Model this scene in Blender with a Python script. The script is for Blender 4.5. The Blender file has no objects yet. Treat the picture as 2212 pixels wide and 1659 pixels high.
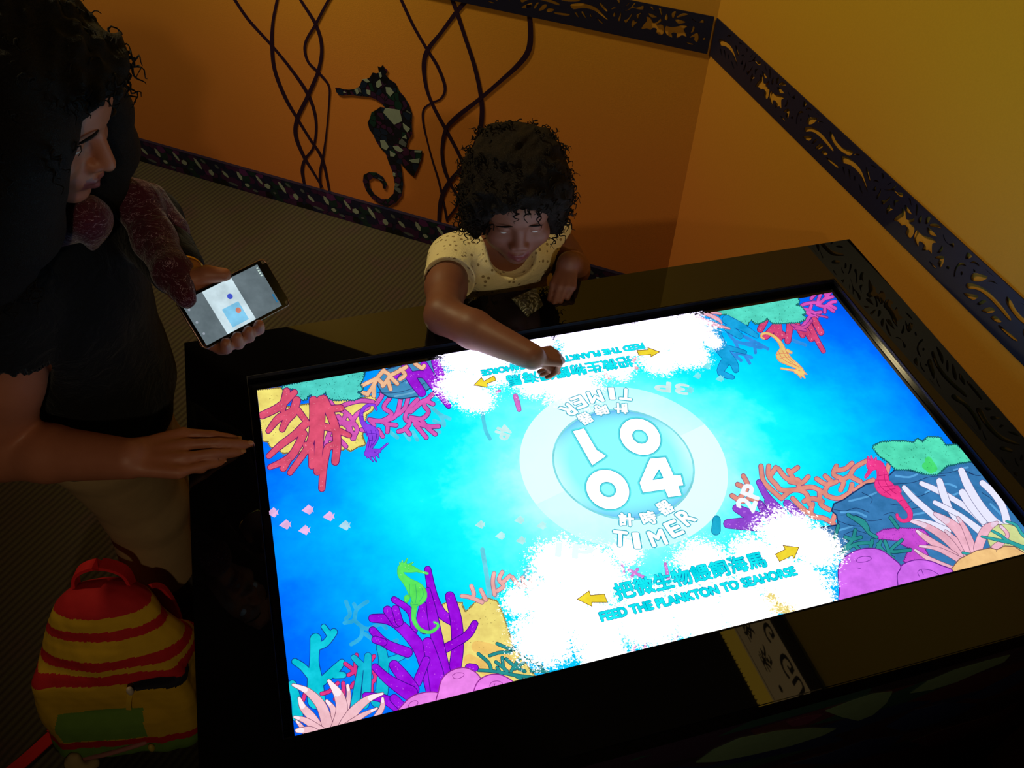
import bpy, bmesh, math, random
import numpy as np
from mathutils import Vector, Matrix

# ------------------------------------------------------------------ camera
SC = bpy.context.scene
COL = SC.collection
FPX = 1927.95
CW = np.array([-0.41139813, -0.74834243, 1.77890056])
RM = np.array([[0.96320246, -0.26705699, 0.03035773],
               [-0.17141461, -0.6973556, -0.69592543],
               [0.20702189, 0.66511332, -0.71747209]])
cam_data = bpy.data.cameras.new('camera')
cam = bpy.data.objects.new('camera', cam_data)
COL.objects.link(cam)
cam_data.sensor_width = 36.0
cam_data.lens = FPX / 2212 * 36.0
cam_data.clip_start = 0.02
cam.matrix_world = Matrix(((RM[0][0], -RM[1][0], -RM[2][0], CW[0]),
                           (RM[0][1], -RM[1][1], -RM[2][1], CW[1]),
                           (RM[0][2], -RM[1][2], -RM[2][2], CW[2]),
                           (0, 0, 0, 1)))
SC.camera = cam

def ray(u, v):
    d = RM.T @ np.array([(u - 1106) / FPX, (v - 829.5) / FPX, 1.0])
    return d / np.linalg.norm(d)
def Z(u, v, z):                      # point on the horizontal plane z
    d = ray(u, v); return CW + d * (z - CW[2]) / d[2]
def D(u, v, t):                      # point at a distance from the lens
    return CW + ray(u, v) * t
def PL(u, v, n, k):                  # point on the plane n.p = k
    d = ray(u, v); n = np.array(n); return CW + d * (k - n @ CW) / (n @ d)

# ------------------------------------------------------------------ world, exposure, lamps
W = bpy.data.worlds.new('world'); SC.world = W; W.use_nodes = True
W.node_tree.nodes['Background'].inputs[0].default_value = (0.30, 0.27, 0.40, 1)
W.node_tree.nodes['Background'].inputs[1].default_value = 0.012
SC.view_settings.view_transform = 'Standard'
SC.view_settings.look = 'None'
SC.view_settings.exposure = 0.0
SC.view_settings.gamma = 1.0
SC.view_settings.use_curve_mapping = False
SC.cycles.max_bounces = 6; SC.cycles.diffuse_bounces = 3; SC.cycles.glossy_bounces = 3; SC.cycles.transparent_max_bounces = 8

def lamp(name, loc, target, color, power, size, spot=None, blend=0.6):
    d = bpy.data.lights.new(name, 'SPOT' if spot else 'POINT')
    d.color = color; d.energy = power; d.shadow_soft_size = size
    if spot: d.spot_size = math.radians(spot); d.spot_blend = blend
    o = bpy.data.objects.new(name, d); COL.objects.link(o); o.location = loc
    o.rotation_euler = (Vector(target) - Vector(loc)).to_track_quat('-Z', 'Y').to_euler()
    return o
lamp('ceiling_lamp_front', (-0.45, -3.2, 3.05), (-0.40, 2.0, 1.55), (1.0, 0.80, 0.50), 84, 0.07, 60, 0.5)
lamp('ceiling_lamp_back', (-1.3, 1.75, 2.7), (0.62, 0.75, 0.75), (1.0, 0.82, 0.42), 112, 0.10, 84, 0.9)
lamp('wall_washer_lamp', (-1.3, 1.35, 3.0), (-1.0, 2.35, 0.85), (1.0, 0.84, 0.46), 104, 0.08, 72, 0.8)

# ------------------------------------------------------------------ materials
def lin(c):
    return tuple((x / 255 / 12.92) if x / 255 <= 0.04045 else ((x / 255 + 0.055) / 1.055) ** 2.4 for x in c)
class NT:
    def __init__(s, name):
        s.m = bpy.data.materials.new(name); s.m.use_nodes = True
        s.t = s.m.node_tree; s.t.nodes.clear(); s.out = s.n('ShaderNodeOutputMaterial')
    def n(s, typ, **kw):
        nd = s.t.nodes.new(typ)
        for k, v in kw.items():
            if k.startswith('i_'):
                nd.inputs[int(k[2:])].default_value = v
            else: setattr(nd, k, v)
        return nd
    def l(s, a, b, ia=0, ib=0):
        s.t.links.new(a.outputs[ia], b.inputs[ib])
    def math(s, op, a, b=None, clamp=False):
        nd = s.t.nodes.new('ShaderNodeMath'); nd.operation = op; nd.use_clamp = clamp
        for i, x in enumerate((a, b)):
            if x is None: continue
            if isinstance(x, (int, float)): nd.inputs[i].default_value = x
            else: s.t.links.new(x, nd.inputs[i])
        return nd.outputs[0]
    def coords(s, kind='Object'):
        return s.n('ShaderNodeTexCoord').outputs[kind]
    def noise(s, vec, scale, detail=3, rough=0.5, dist=0.0):
        nd = s.t.nodes.new('ShaderNodeTexNoise'); nd.inputs['Scale'].default_value = scale
        nd.inputs['Detail'].default_value = detail; nd.inputs['Roughness'].default_value = rough
        nd.inputs['Distortion'].default_value = dist
        if vec is not None: s.t.links.new(vec, nd.inputs['Vector'])
        return nd.outputs[0]
    def ramp(s, fac, stops, interp='LINEAR'):
        nd = s.t.nodes.new('ShaderNodeValToRGB'); cr = nd.color_ramp; cr.interpolation = interp
        while len(cr.elements) < len(stops): cr.elements.new(0.5)
        for e, (p, c) in zip(cr.elements, stops): e.position = p; e.color = (*c, 1)
        s.t.links.new(fac, nd.inputs[0]); return nd.outputs[0]
    def mix(s, fac, a, b):
        nd = s.t.nodes.new('ShaderNodeMix'); nd.data_type = 'RGBA'
        for idx, x in ((0, fac), (6, a), (7, b)):
            if isinstance(x, (int, float)): nd.inputs[idx].default_value = x
            elif isinstance(x, tuple): nd.inputs[idx].default_value = (*x, 1)
            else: s.t.links.new(x, nd.inputs[idx])
        return nd.outputs[2]
    def bsdf(s, color, rough=0.6, spec=0.5, metallic=0, bump=None, bstr=0.3, bdist=0.002, ior=1.5, sheen=0, sss=0):
        b = s.n('ShaderNodeBsdfPrincipled')
        if isinstance(color, tuple): b.inputs['Base Color'].default_value = (*color, 1)
        else: s.t.links.new(color, b.inputs['Base Color'])
        if isinstance(rough, (int, float)): b.inputs['Roughness'].default_value = rough
        else: s.t.links.new(rough, b.inputs['Roughness'])
        b.inputs['Specular IOR Level'].default_value = spec; b.inputs['IOR'].default_value = ior
        b.inputs['Metallic'].default_value = metallic
        b.inputs['Sheen Weight'].default_value = sheen
        if sss:
            b.inputs['Subsurface Weight'].default_value = sss
            b.inputs['Subsurface Radius'].default_value = (0.006, 0.003, 0.0015)
            b.inputs['Subsurface Scale'].default_value = 1.0
        if bump is not None:
            bn = s.n('ShaderNodeBump'); bn.inputs['Strength'].default_value = bstr; bn.inputs['Distance'].default_value = bdist
            s.t.links.new(bump, bn.inputs['Height']); s.t.links.new(bn.outputs[0], b.inputs['Normal'])
        s.t.links.new(b.outputs[0], s.out.inputs[0]); return b
    def emit(s, color, strength=1.0):
        e = s.n('ShaderNodeEmission'); e.inputs[1].default_value = strength
        if isinstance(color, tuple): e.inputs[0].default_value = (*color, 1)
        else: s.t.links.new(color, e.inputs[0])
        s.t.links.new(e.outputs[0], s.out.inputs[0]); return e

def plain(name, rgb, rough=0.6, spec=0.5, noise=0.0, nscale=40, bump=0.0, **kw):
    t = NT(name); c = lin(rgb)
    if noise or bump:
        nz = t.noise(t.coords(), nscale, 4)
        col = t.mix(nz, tuple(x * (1 - noise) for x in c), tuple(min(1, x * (1 + noise)) for x in c))
        t.bsdf(col, rough, spec, bump=nz if bump else None, bstr=bump, **kw)
    else: t.bsdf(c, rough, spec, **kw)
    return t.m
_em = {}
def glow(rgb, k=1.0):                 # a lit pixel colour of a display
    key = (tuple(rgb), k)
    if key not in _em:
        t = NT('display_colour'); c = lin(rgb)
        if min(rgb) > 225: t.emit(c, k)
        else:
            nz = t.noise(t.coords(), 48, 3, 0.6)
            t.emit(t.mix(t.math('MULTIPLY', t.math('SUBTRACT', nz, 0.3), 2.2, clamp=True), tuple(x * 0.80 for x in c), tuple(min(1.0, x * 1.12 + 0.012) for x in c)), k)
        _em[key] = t.m
    return _em[key]

# ------------------------------------------------------------------ mesh helpers
def link(name, me, mats, parent=None):
    o = bpy.data.objects.new(name, me); COL.objects.link(o)
    if parent: o.parent = parent
    for m in (mats if isinstance(mats, (list, tuple)) else [mats]): me.materials.append(m)
    return o
def from_bm(name, bm, mats, parent=None, smooth=False):
    me = bpy.data.meshes.new(name); bm.normal_update(); bm.to_mesh(me); bm.free()
    if smooth: me.polygons.foreach_set('use_smooth', [True] * len(me.polygons))
    return link(name, me, mats, parent)
def from_data(name, vs, fs, mats, parent=None, smooth=False, mi=None):
    me = bpy.data.meshes.new(name); me.from_pydata([tuple(map(float, v)) for v in vs], [], [tuple(map(int, f)) for f in fs]); me.update()
    if smooth: me.polygons.foreach_set('use_smooth', [True] * len(me.polygons))
    if mi is not None: me.polygons.foreach_set('material_index', mi)
    return link(name, me, mats, parent)
def empty(name, loc, label, cat, group=None):
    o = bpy.data.objects.new(name, None); COL.objects.link(o); o.empty_display_size = 0.05
    tag(o, label, cat, group); o['_at'] = loc
    return o
def settle(e):                        # moves a thing's Empty to its base, parts stay where they are
    loc = Vector(e['_at']); del e['_at']; e.location = loc
    for ch in e.children: ch.matrix_parent_inverse = Matrix.Translation(-loc)
def tag(o, label, cat, group=None):
    o['label'] = label; o['category'] = cat
    if group: o['group'] = group
    return o
def struct(o): o['kind'] = 'structure'; return o
def bm_box(bm, x0, x1, y0, y1, z0, z1, mi=0):
    vs = [bm.verts.new(p) for p in ((x0, y0, z0), (x1, y0, z0), (x1, y1, z0), (x0, y1, z0), (x0, y0, z1), (x1, y0, z1), (x1, y1, z1), (x0, y1, z1))]
    for f in ((3, 2, 1, 0), (4, 5, 6, 7), (0, 1, 5, 4), (1, 2, 6, 5), (2, 3, 7, 6), (3, 0, 4, 7)):
        bm.faces.new([vs[i] for i in f]).material_index = mi
def box(name, x0, x1, y0, y1, z0, z1, mat, parent=None, bevel=0):
    bm = bmesh.new(); bm_box(bm, x0, x1, y0, y1, z0, z1)
    if bevel: bmesh.ops.bevel(bm, geom=bm.edges[:], offset=bevel, segments=2, affect='EDGES')
    return from_bm(name, bm, mat, parent)
def tube(pts, rad, seg=10, closed=False, cap=True):
    """verts, faces of a round tube through pts; rad a number or one per point"""
    P = np.array(pts, float); n = len(P)
    R_ = np.full(n, rad) if np.isscalar(rad) else np.array(rad, float)
    T = np.gradient(P, axis=0)
    if closed: T = (np.roll(P, -1, 0) - np.roll(P, 1, 0))
    T /= np.linalg.norm(T, axis=1)[:, None] + 1e-12
    up = np.array([0, 0, 1.0]) if abs(T[0][2]) < 0.9 else np.array([1.0, 0, 0])
    vs = []; nrm = np.cross(T[0], up); nrm /= np.linalg.norm(nrm)
    for i in range(n):
        nrm = nrm - T[i] * (nrm @ T[i]); nrm /= np.linalg.norm(nrm) + 1e-12; b = np.cross(T[i], nrm)
        for k in range(seg):
            a = 2 * math.pi * k / seg
            vs.append(P[i] + R_[i] * (math.cos(a) * nrm + math.sin(a) * b))
    fs = []
    for i in range(n if closed else n - 1):
        j = (i + 1) % n
        for k in range(seg):
            fs.append((i * seg + k, i * seg + (k + 1) % seg, j * seg + (k + 1) % seg, j * seg + k))
    if cap and not closed:
        fs.append(tuple(range(seg))[::-1]); fs.append(tuple((n - 1) * seg + k for k in range(seg)))
    return vs, fs
def merge(parts):
    V, F = [], []
    for vs, fs in parts:
        o = len(V); V.extend(vs); F.extend([tuple(i + o for i in f) for f in fs])
    return V, F
def spline(pts, per=8, closed=False):   # Catmull-Rom through pts of any dimension
    P = np.array(pts, float); n = len(P); out = []
    rng = range(n if closed else n - 1)
    for i in rng:
        g = (lambda k: P[k % n]) if closed else (lambda k: P[min(max(k, 0), n - 1)])
        p0, p1, p2, p3 = g(i - 1), g(i), g(i + 1), g(i + 2)
        for s in range(per):
            t = s / per
            out.append(0.5 * (2 * p1 + (p2 - p0) * t + (2 * p0 - 5 * p1 + 4 * p2 - p3) * t * t + (3 * p1 - p0 - 3 * p2 + p3) * t ** 3))
    if not closed: out.append(P[-1])
    return np.array(out)
random.seed(7); RNG = np.random.default_rng(7)
# ------------------------------------------------------------------ the room
TH = math.radians(-38.27)
NB = np.array([-math.sin(TH), math.cos(TH), 0.0])          # back wall normal, pointing away
EB = np.array([math.cos(TH), math.sin(TH), 0.0])           # along the back wall, towards the corner
KB = 1.4137 * 0.88522
CORNER = np.array([0.6229, 1.1028, 0])
RW = np.array([0.6693, -0.0035, 0]) - CORNER; ER = RW / np.linalg.norm(RW)   # along the right wall, towards the viewer
NR = np.array([-ER[1], ER[0], 0])                          # points to +x (away from the room)
if NR[0] < 0: NR = -NR
KR = NR @ CORNER
GAP = 0.005                                                # the frieze stands this far off the plaster
FZ0, FZ1, BBZ = 0.807, 0.8968, 0.0916
WALL_TOP = 2.15

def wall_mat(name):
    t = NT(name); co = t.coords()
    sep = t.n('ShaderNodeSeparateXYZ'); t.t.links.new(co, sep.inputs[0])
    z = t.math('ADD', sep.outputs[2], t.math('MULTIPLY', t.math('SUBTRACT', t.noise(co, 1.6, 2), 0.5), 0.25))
    col = t.ramp(t.math('DIVIDE', z, 1.4), [(0.0, (0.72, 0.21, 0.046)), (0.35, (0.70, 0.25, 0.040)), (0.62, (0.67, 0.315, 0.028)), (0.85, (0.64, 0.37, 0.019)), (1.0, (0.63, 0.39, 0.019))])  # base colour goes from orange near the floor to yellow higher up
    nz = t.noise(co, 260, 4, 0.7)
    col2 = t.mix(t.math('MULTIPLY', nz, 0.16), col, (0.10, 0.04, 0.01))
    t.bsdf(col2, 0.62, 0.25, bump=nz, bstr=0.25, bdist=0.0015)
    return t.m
M_WALL = wall_mat('wall_orange_to_yellow')
M_DARK = plain('matt_black_ceiling', (14, 13, 16), 0.9, 0.1)

def wall_panel(name, p0, p1, nrm, z0, z1, mat, thick=0.08):
    a = np.array(p0); b = np.array(p1); o = nrm * thick
    base = [a, b, b + o, a + o]
    vs = [np.array([*q[:2], z0]) for q in base] + [np.array([*q[:2], z1]) for q in base]
    fs = [(3, 2, 1, 0), (4, 5, 6, 7), (0, 1, 5, 4), (1, 2, 6, 5), (2, 3, 7, 6), (3, 0, 4, 7)]
    bm = bmesh.new(); bv = [bm.verts.new(v) for v in vs]
    for f in fs: bm.faces.new([bv[i] for i in f])
    bmesh.ops.recalc_face_normals(bm, faces=bm.faces[:])
    return from_bm(name, bm, mat)
# true corner of the plaster, behind the frieze planes
A_ = np.array([NB[:2], NR[:2]]); CP = np.linalg.solve(A_, [KB + GAP, KR + GAP]); CP = np.array([*CP, 0])
WB0 = CP - EB * 3.6; WR1 = CP + ER * 4.6
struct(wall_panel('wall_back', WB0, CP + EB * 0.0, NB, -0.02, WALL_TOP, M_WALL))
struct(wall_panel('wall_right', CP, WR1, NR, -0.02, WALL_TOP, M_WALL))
# dark fascia above the painted walls and a black ceiling
struct(wall_panel('wall_fascia_back', WB0, CP, NB, WALL_TOP + 0.001, 3.3, M_DARK, 0.06))
struct(wall_panel('wall_fascia_right', CP, WR1, NR, WALL_TOP + 0.001, 3.3, M_DARK, 0.06))
struct(box('ceiling', -3.6, 1.4, -4.6, 4.0, 3.3, 3.36, M_DARK))

def carpet():
    t = NT('ribbed_carpet'); co = t.coords()
    mp = t.n('ShaderNodeMapping'); mp.inputs['Rotation'].default_value = (0, 0, math.radians(-46)); t.t.links.new(co, mp.inputs[0])
    sep = t.n('ShaderNodeSeparateXYZ'); t.t.links.new(mp.outputs[0], sep.inputs[0])
    wob = t.math('MULTIPLY', t.noise(co, 35, 2), 0.35)
    s = t.math('SINE', t.math('ADD', t.math('MULTIPLY', sep.outputs[1], 2 * math.pi / 0.0155), wob))
    s01 = t.math('MULTIPLY_ADD', s, 0.5); s01.node.inputs[2].default_value = 0.5
    loop = t.math('SINE', t.math('MULTIPLY', sep.outputs[0], 2 * math.pi / 0.008))
    big = t.noise(co, 9, 3)
    base = t.ramp(big, [(0.3, lin((84, 72, 60))), (0.5, lin((82, 76, 54))), (0.7, lin((86, 68, 64)))])
    col = t.mix(t.math('POWER', s01, 0.8), lin((60, 51, 42)), base)
    h = t.math('ADD', t.math('MULTIPLY', s01, 1.0), t.math('ADD', t.math('MULTIPLY', loop, 0.15), t.noise(co, 600, 2)))
    t.bsdf(col, 0.95, 0.1, bump=h, bstr=0.6, bdist=0.002, sheen=0.1)
    return t.m
struct(box('floor', -3.8, 1.6, -4.8, 4.0, -0.06, 0.0, carpet()))

# mosaic skirting: dark shards with a few pale ones, repeating along the wall
MOS = [plain('mosaic_navy', (24, 26, 58), 0.35, 0.5, 0.3, 60), plain('mosaic_purple', (58, 24, 66), 0.35, 0.5, 0.3, 60),
       plain('mosaic_black', (16, 16, 20), 0.35), plain('mosaic_teal', (22, 44, 48), 0.35, 0.5, 0.2, 60),
       plain('mosaic_pale', (150, 160, 150), 0.4, 0.5, 0.15, 50), plain('mosaic_grey', (84, 90, 96), 0.4),
       plain('mosaic_plum', (84, 34, 92), 0.35, 0.5, 0.3, 60)]
def skirting(name, start, e, nrm, length):
    rng = np.random.default_rng(3)
    PER = 0.34
    def P(s, z, off): return start + e * s + nrm * (-off) + np.array([0, 0, z])
    V, F, MI = [], [], []
    def quad(pts, m):
        o = len(V); V.extend(pts); F.append(tuple(range(o, o + len(pts)))); MI.append(m)
    T = 0.012
    # body
    c = [P(0, 0, 0), P(length, 0, 0), P(length, BBZ, 0), P(0, BBZ, 0), P(0, 0, T), P(length, 0, T), P(length, BBZ, T), P(0, BBZ, T)]
    for f in ((0, 1, 2, 3), (4, 7, 6, 5), (3, 2, 6, 7), (0, 4, 5, 1), (0, 3, 7, 4), (1, 5, 6, 2)): quad([c[i] for i in f], 0)
    cells = []
    for i in range(11):
        for j in range(4):
            cells.append((PER * (i + 0.5 + rng.uniform(-.3, .3)) / 11, BBZ * (j + 0.5 + rng.uniform(-.3, .3)) / 4,
                          rng.choice([0, 1, 2, 3, 6, 0, 1]), rng.uniform(.7, 1.25), rng.uniform(0, 3.1)))
    pale = [(.045, .066, .020, .007, -.9, 4), (.075, .050, .013, .012, .3, 4), (.10, .030, .007, .005, .2, 5), (.135, .062, .024, .008, -1.0, 4),
            (.16, .078, .012, .006, -.5, 5), (.185, .040, .011, .014, .1, 4), (.215, .072, .010, .007, -.6, 5), (.245, .050, .016, .008, -.7, 4),
            (.27, .018, .022, .006, -.1, 5), (.305, .060, .018, .009, -1.1, 4), (.33, .030, .010, .008, 0, 4), (.02, .016, .012, .006, 0, 5)]
    k = 0; s0 = 0.0
    while s0 < length:
        for n_, (s, z, m, sc, a) in enumerate(cells):
            r = 0.021 * sc; pts = []
            for q in range(5):
                th = a + q * 2 * math.pi / 5 + 0.2 * math.sin(7 * a + q)
                pts.append((s + s0 + r * math.cos(th) * 0.95, min(max(z + r * math.sin(th) * 0.8, 0.001), BBZ - 0.001)))
            pts = [(min(max(x, 0), length), y) for x, y in pts]
            quad([P(x, y, T + 0.0004 + 0.00006 * (n_ % 9)) for x, y in pts], m)
        for (s, z, a, b, th, m) in pale:
            if s + s0 > length - 0.03: continue
            shp = [(1, 0), (.35, .9), (-.7, .7), (-1, -.1), (-.2, -.9), (.6, -.7)]
            pts = [(s + s0 + a * x * math.cos(th) - b * y * math.sin(th), z + a * x * math.sin(th) + b * y * math.cos(th)) for x, y in shp]
            quad([P(x, min(max(y, .001), BBZ - .001), T + 0.0012) for x, y in pts], m)
        s0 += PER; k += 1
    return from_data(name, V, F, MOS, mi=MI)
struct(skirting('baseboard_back', np.array([*(CP - EB * 3.5)[:2], 0]) - NB * 0.001, EB, NB, 3.48))
struct(skirting('baseboard_right', np.array([*(CP + ER * 0.012)[:2], 0]) - NR * 0.001, ER, NR, 4.4))

# ------------------------------------------------------------------ cut-out frieze
def px(s, ox, oy, sc): return [(ox + float(a.split(',')[0]) / sc, oy + float(a.split(',')[1]) / sc) for a in s.split()]
H3 = '''1640,1240 1690,1232 1750,1255 1800,1300 1850,1360 1905,1440 1890,1455 1830,1385 1780,1330 1730,1290 1690,1275 1640,1278
1665,1130 1750,1135 1710,1185 1655,1190
1750,1060 1815,1110 1800,1115 1760,1090
1755,1175 1790,1160 1820,1180 1790,1172
1610,1325 1700,1320 1665,1365
1735,1350 1755,1355 1720,1395 1700,1390
1780,1400 1812,1410 1800,1440 1760,1452 1735,1440
1820,1465 1860,1500 1830,1515 1795,1490
1865,1545 1965,1625 1940,1635 1860,1565
1875,1160 1970,1245 1955,1255 1905,1205
1900,1285 1930,1320 1960,1380 2010,1430 2065,1455 2115,1470 2085,1510 2040,1495 1980,1455 1925,1390 1895,1330
1970,1300 2000,1295 2015,1310 1990,1305'''
H1 = '''110,220 160,225 220,260 280,320 330,400 380,570 370,578 335,500 300,420 250,355 190,310 120,285
105,330 125,345 130,415 115,390
170,365 190,370 197,470 180,430
245,430 255,445 250,490 240,465
295,525 315,560 340,640 310,600
190,20 290,110 270,110 195,60
370,180 440,250 415,260 385,215
235,185 265,172 300,180 290,195 260,185
440,310 470,300 500,335 470,330
385,335 400,370 425,470 405,475 375,375
570,380 595,400 580,450 568,455
470,490 500,475 530,505 500,497
549,580 544,630 510,695 498,670 530,620
490,550 492,590 475,605 458,590
680,485 655,525 632,530
600,590 660,588 725,530 735,540 705,580 730,615 795,625 785,670 740,650 690,600 640,600
655,670 640,705 570,760 558,715 600,715
760,720 725,740 705,785 700,720
650,765 660,805 685,820 640,840 620,875 612,820
875,685 900,700 905,775 885,730
960,765 985,768 970,870 955,875
835,770 870,810 905,870 850,845 830,800
800,820 835,855 840,900 850,940 895,940 925,920 925,960 870,975 925,1010 925,1070 900,1120 870,1128 835,1080 850,1030 820,995 790,1005 760,965 710,945 750,900 790,875
1020,890 1022,940 1000,980 978,945
1110,895 1132,905 1090,980 1065,975 1075,920
1200,980 1245,1025 1190,1025 1120,1010 1130,990
1090,1035 1130,1050 1190,1120 1190,1130 1130,1115 1100,1090
975,1070 1005,1100 1040,1125 1090,1145 1120,1150 1180,1200 1135,1215 1130,1325 1090,1280 1030,1285 1045,1225 1000,1190 990,1250 950,1190 945,1120
1280,1115 1310,1185 1340,1215 1390,1205 1385,1255 1330,1215 1290,1170
1255,1240 1268,1275 1240,1315 1205,1315 1225,1290
1275,1370 1270,1440 1235,1485 1210,1440 1225,1400 1180,1385 1210,1365
1115,1425 1150,1450 1195,1505 1150,1480
1555,1320 1605,1365 1535,1390
1400,1580 1410,1510 1450,1450 1500,1445 1530,1480 1470,1470 1430,1510 1415,1580
1480,1540 1500,1545 1490,1580 1475,1565
1590,1440 1630,1420 1680,1450 1685,1475 1640,1445
1625,1510 1650,1540 1630,1545
1315,1480 1345,1485 1335,1510 1310,1500'''
def st(u, v):
    p = PL(u, v, NR, KR); return ((p - CORNER) @ ER, p[2] - FZ0)
holes = [[st(*q) for q in px(l, 1400, 20, 4.809)] for l in H3.splitlines()] + [[st(*q) for q in px(l, 1800, 300, 5.369)] for l in H1.splitlines()]
holes = [[(sum(p[0] for p in h) / len(h) + 1.13 * (s_ - sum(p[0] for p in h) / len(h)), sum(p[1] for p in h) / len(h) + 1.13 * (t_ - sum(p[1] for p in h) / len(h))) for s_, t_ in h] for h in holes]
S_A = st(1741, 278)[0]; S_B = st(2090.5, 620.8)[0]; PERIOD = S_B - S_A
FH = FZ1 - FZ0
M_FRIEZE = plain('navy_lacquer_board', (22, 22, 50), 0.5, 0.5, 0.15, 90)
from mathutils.geometry import delaunay_2d_cdt
def frieze(name, origin, e, nrm, length, shift, flip, label):
    loops = [np.array([(0, 0), (length, 0), (length, FH), (0, FH)])]
    for k in range(-2, int(length / PERIOD) + 3):
        for h in holes:
            q = np.array([(shift + k * PERIOD + (s - S_A), min(max(t, 0.006), FH - 0.006)) for s, t in h])
            if q[:, 0].min() < 0.006 or q[:, 0].max() > length - 0.006: continue
            loops.append(spline(q, 3, True))
    V = []; E = []
    for L_ in loops:
        o = len(V); n = len(L_); V += [Vector((float(a), float(b))) for a, b in L_]; E += [(o + i, o + (i + 1) % n) for i in range(n)]
    vo, eo, fo, *_ = delaunay_2d_cdt(V, E, [], 0, 1e-6)
    P2 = np.array([tuple(v) for v in vo]); F2 = np.array([tuple(f) for f in fo if len(f) == 3]); cen = P2[F2].mean(1)
    keep = np.ones(len(F2), bool)
    for L_ in loops[1:]:
        lo, hi = L_.min(0), L_.max(0); idx = np.where((cen > lo).all(1) & (cen < hi).all(1) & keep)[0]
        if not len(idx): continue
        c = cen[idx]; ins = np.zeros(len(idx), bool)
        for i in range(len(L_)):
            (xa, ya), (xb, yb) = L_[i], L_[(i + 1) % len(L_)]
            if ya == yb: continue
            cr = ((ya > c[:, 1]) != (yb > c[:, 1])) & (c[:, 0] < (xb - xa) * (c[:, 1] - ya) / (yb - ya) + xa); ins ^= cr
        keep[idx[ins]] = False
    F2 = F2[keep]
    bm = bmesh.new(); T = 0.0022
    fr = [bm.verts.new(origin + e * a + np.array([0, 0, b]) ) for a, b in P2]; bk = [bm.verts.new(origin + e * a + np.array([0, 0, b]) + nrm * T) for a, b in P2]
    cnt = {}
    for f in F2:
        bm.faces.new([fr[i] for i in f]); bm.faces.new([bk[i] for i in f[::-1]])
        for i in range(3):
            k_ = (f[i], f[(i + 1) % 3]); cnt[k_] = 1
    for (i, j) in cnt:
        if (j, i) not in cnt: bm.faces.new((fr[j], fr[i], bk[i], bk[j]))
    for v in [v for v in bm.verts if not v.link_faces]: bm.verts.remove(v)
    bmesh.ops.recalc_face_normals(bm, faces=bm.faces[:])
    return tag(from_bm(name, bm, M_FRIEZE), label, 'frieze')
LB = 3.45
frieze('cutout_frieze', np.array([*(CORNER - EB * LB)[:2], FZ0]) - NB * 0.001, EB, NB, LB - 0.004, LB - PERIOD * 0.93, False,
       'dark blue cut-out wave frieze on the wall behind the child, with the seahorse below it')
frieze('cutout_frieze', np.array([*(CORNER + ER * 0.004)[:2], FZ0]), ER, NR, 3.3, S_A - 0.004, False,
       'dark blue cut-out wave and coral frieze running above the right edge of the touch table')

# ------------------------------------------------------------------ seaweed and seahorse on the back wall
KW = KB + GAP
def onwall(u, v, off=0.002): return PL(u, v, NB, KW - off)
M_WEED = plain('dark_plum_vinyl', (40, 18, 44), 0.5, 0.4)
def ribbon(name, s, parent, off, ox=480, oy=0, sc=2.9625):
    q = [tuple(map(float, a.split(','))) for a in s.split()]
    P = spline([(ox + a / sc, oy + b / sc, w / sc) for a, b, w in q], 10)
    T = np.gradient(P[:, :2], axis=0); T /= np.linalg.norm(T, axis=1)[:, None]; N = np.stack([-T[:, 1], T[:, 0]], 1)
    L_ = [onwall(*(p[:2] + n * p[2] / 2), off) for p, n in zip(P, N)]
    R_ = [onwall(*(p[:2] - n * p[2] / 2), off) for p, n in zip(P, N)]
    back = NB * (off - 0.0004)
    V = L_ + R_ + [p + back for p in L_] + [p + back for p in R_]; n = len(P); F = []
    for i in range(n - 1):
        F += [(i, i + 1, n + i + 1, n + i), (2 * n + i, i + 2 * n + 1, i + 1, i), (n + i, n + i + 1, 3 * n + i + 1, 3 * n + i)]
    bm = bmesh.new(); bv = [bm.verts.new(v) for v in V]
    for f in F: bm.faces.new([bv[i] for i in f])
    bmesh.ops.recalc_face_normals(bm, faces=bm.faces[:])
    return from_bm(name, bm, M_WEED, parent)
left = empty('seaweed_decal', tuple(onwall(640, 410)), 'cluster of crossing dark seaweed lines on the orange wall, left of the seahorse', 'wall decal')
for i, s in enumerate(['-60,-190,14 30,-80,16 80,0,18 170,130,18 315,290,16 430,430,18 540,590,22 590,720,18 600,840,16 580,950,16 530,1020,20 512,1090,22 525,1180,16',
        '380,-160,12 350,0,16 322,150,18 318,300,22 335,450,22 400,620,22 480,760,18 560,890,16 640,1020,18 685,1220,14',
        '400,-170,12 500,0,16 598,160,20 635,300,20 615,450,22 545,620,26 480,760,26 470,870,24 520,1000,20 580,1100,14 640,1200,12',
        '790,-180,10 680,0,16 600,150,18 530,280,16 545,390,14 620,470,14 680,550,12 682,650,8 665,850,8 645,1000,14 625,1110,16 630,1205,12']):
    ribbon('seaweed_strand', s, left, 0.0016 + i * 0.0004)
right = empty('seaweed_decal', tuple(onwall(955, 480)), 'cluster of crossing dark seaweed lines on the orange wall, between the seahorse and the child', 'wall decal')
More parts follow.
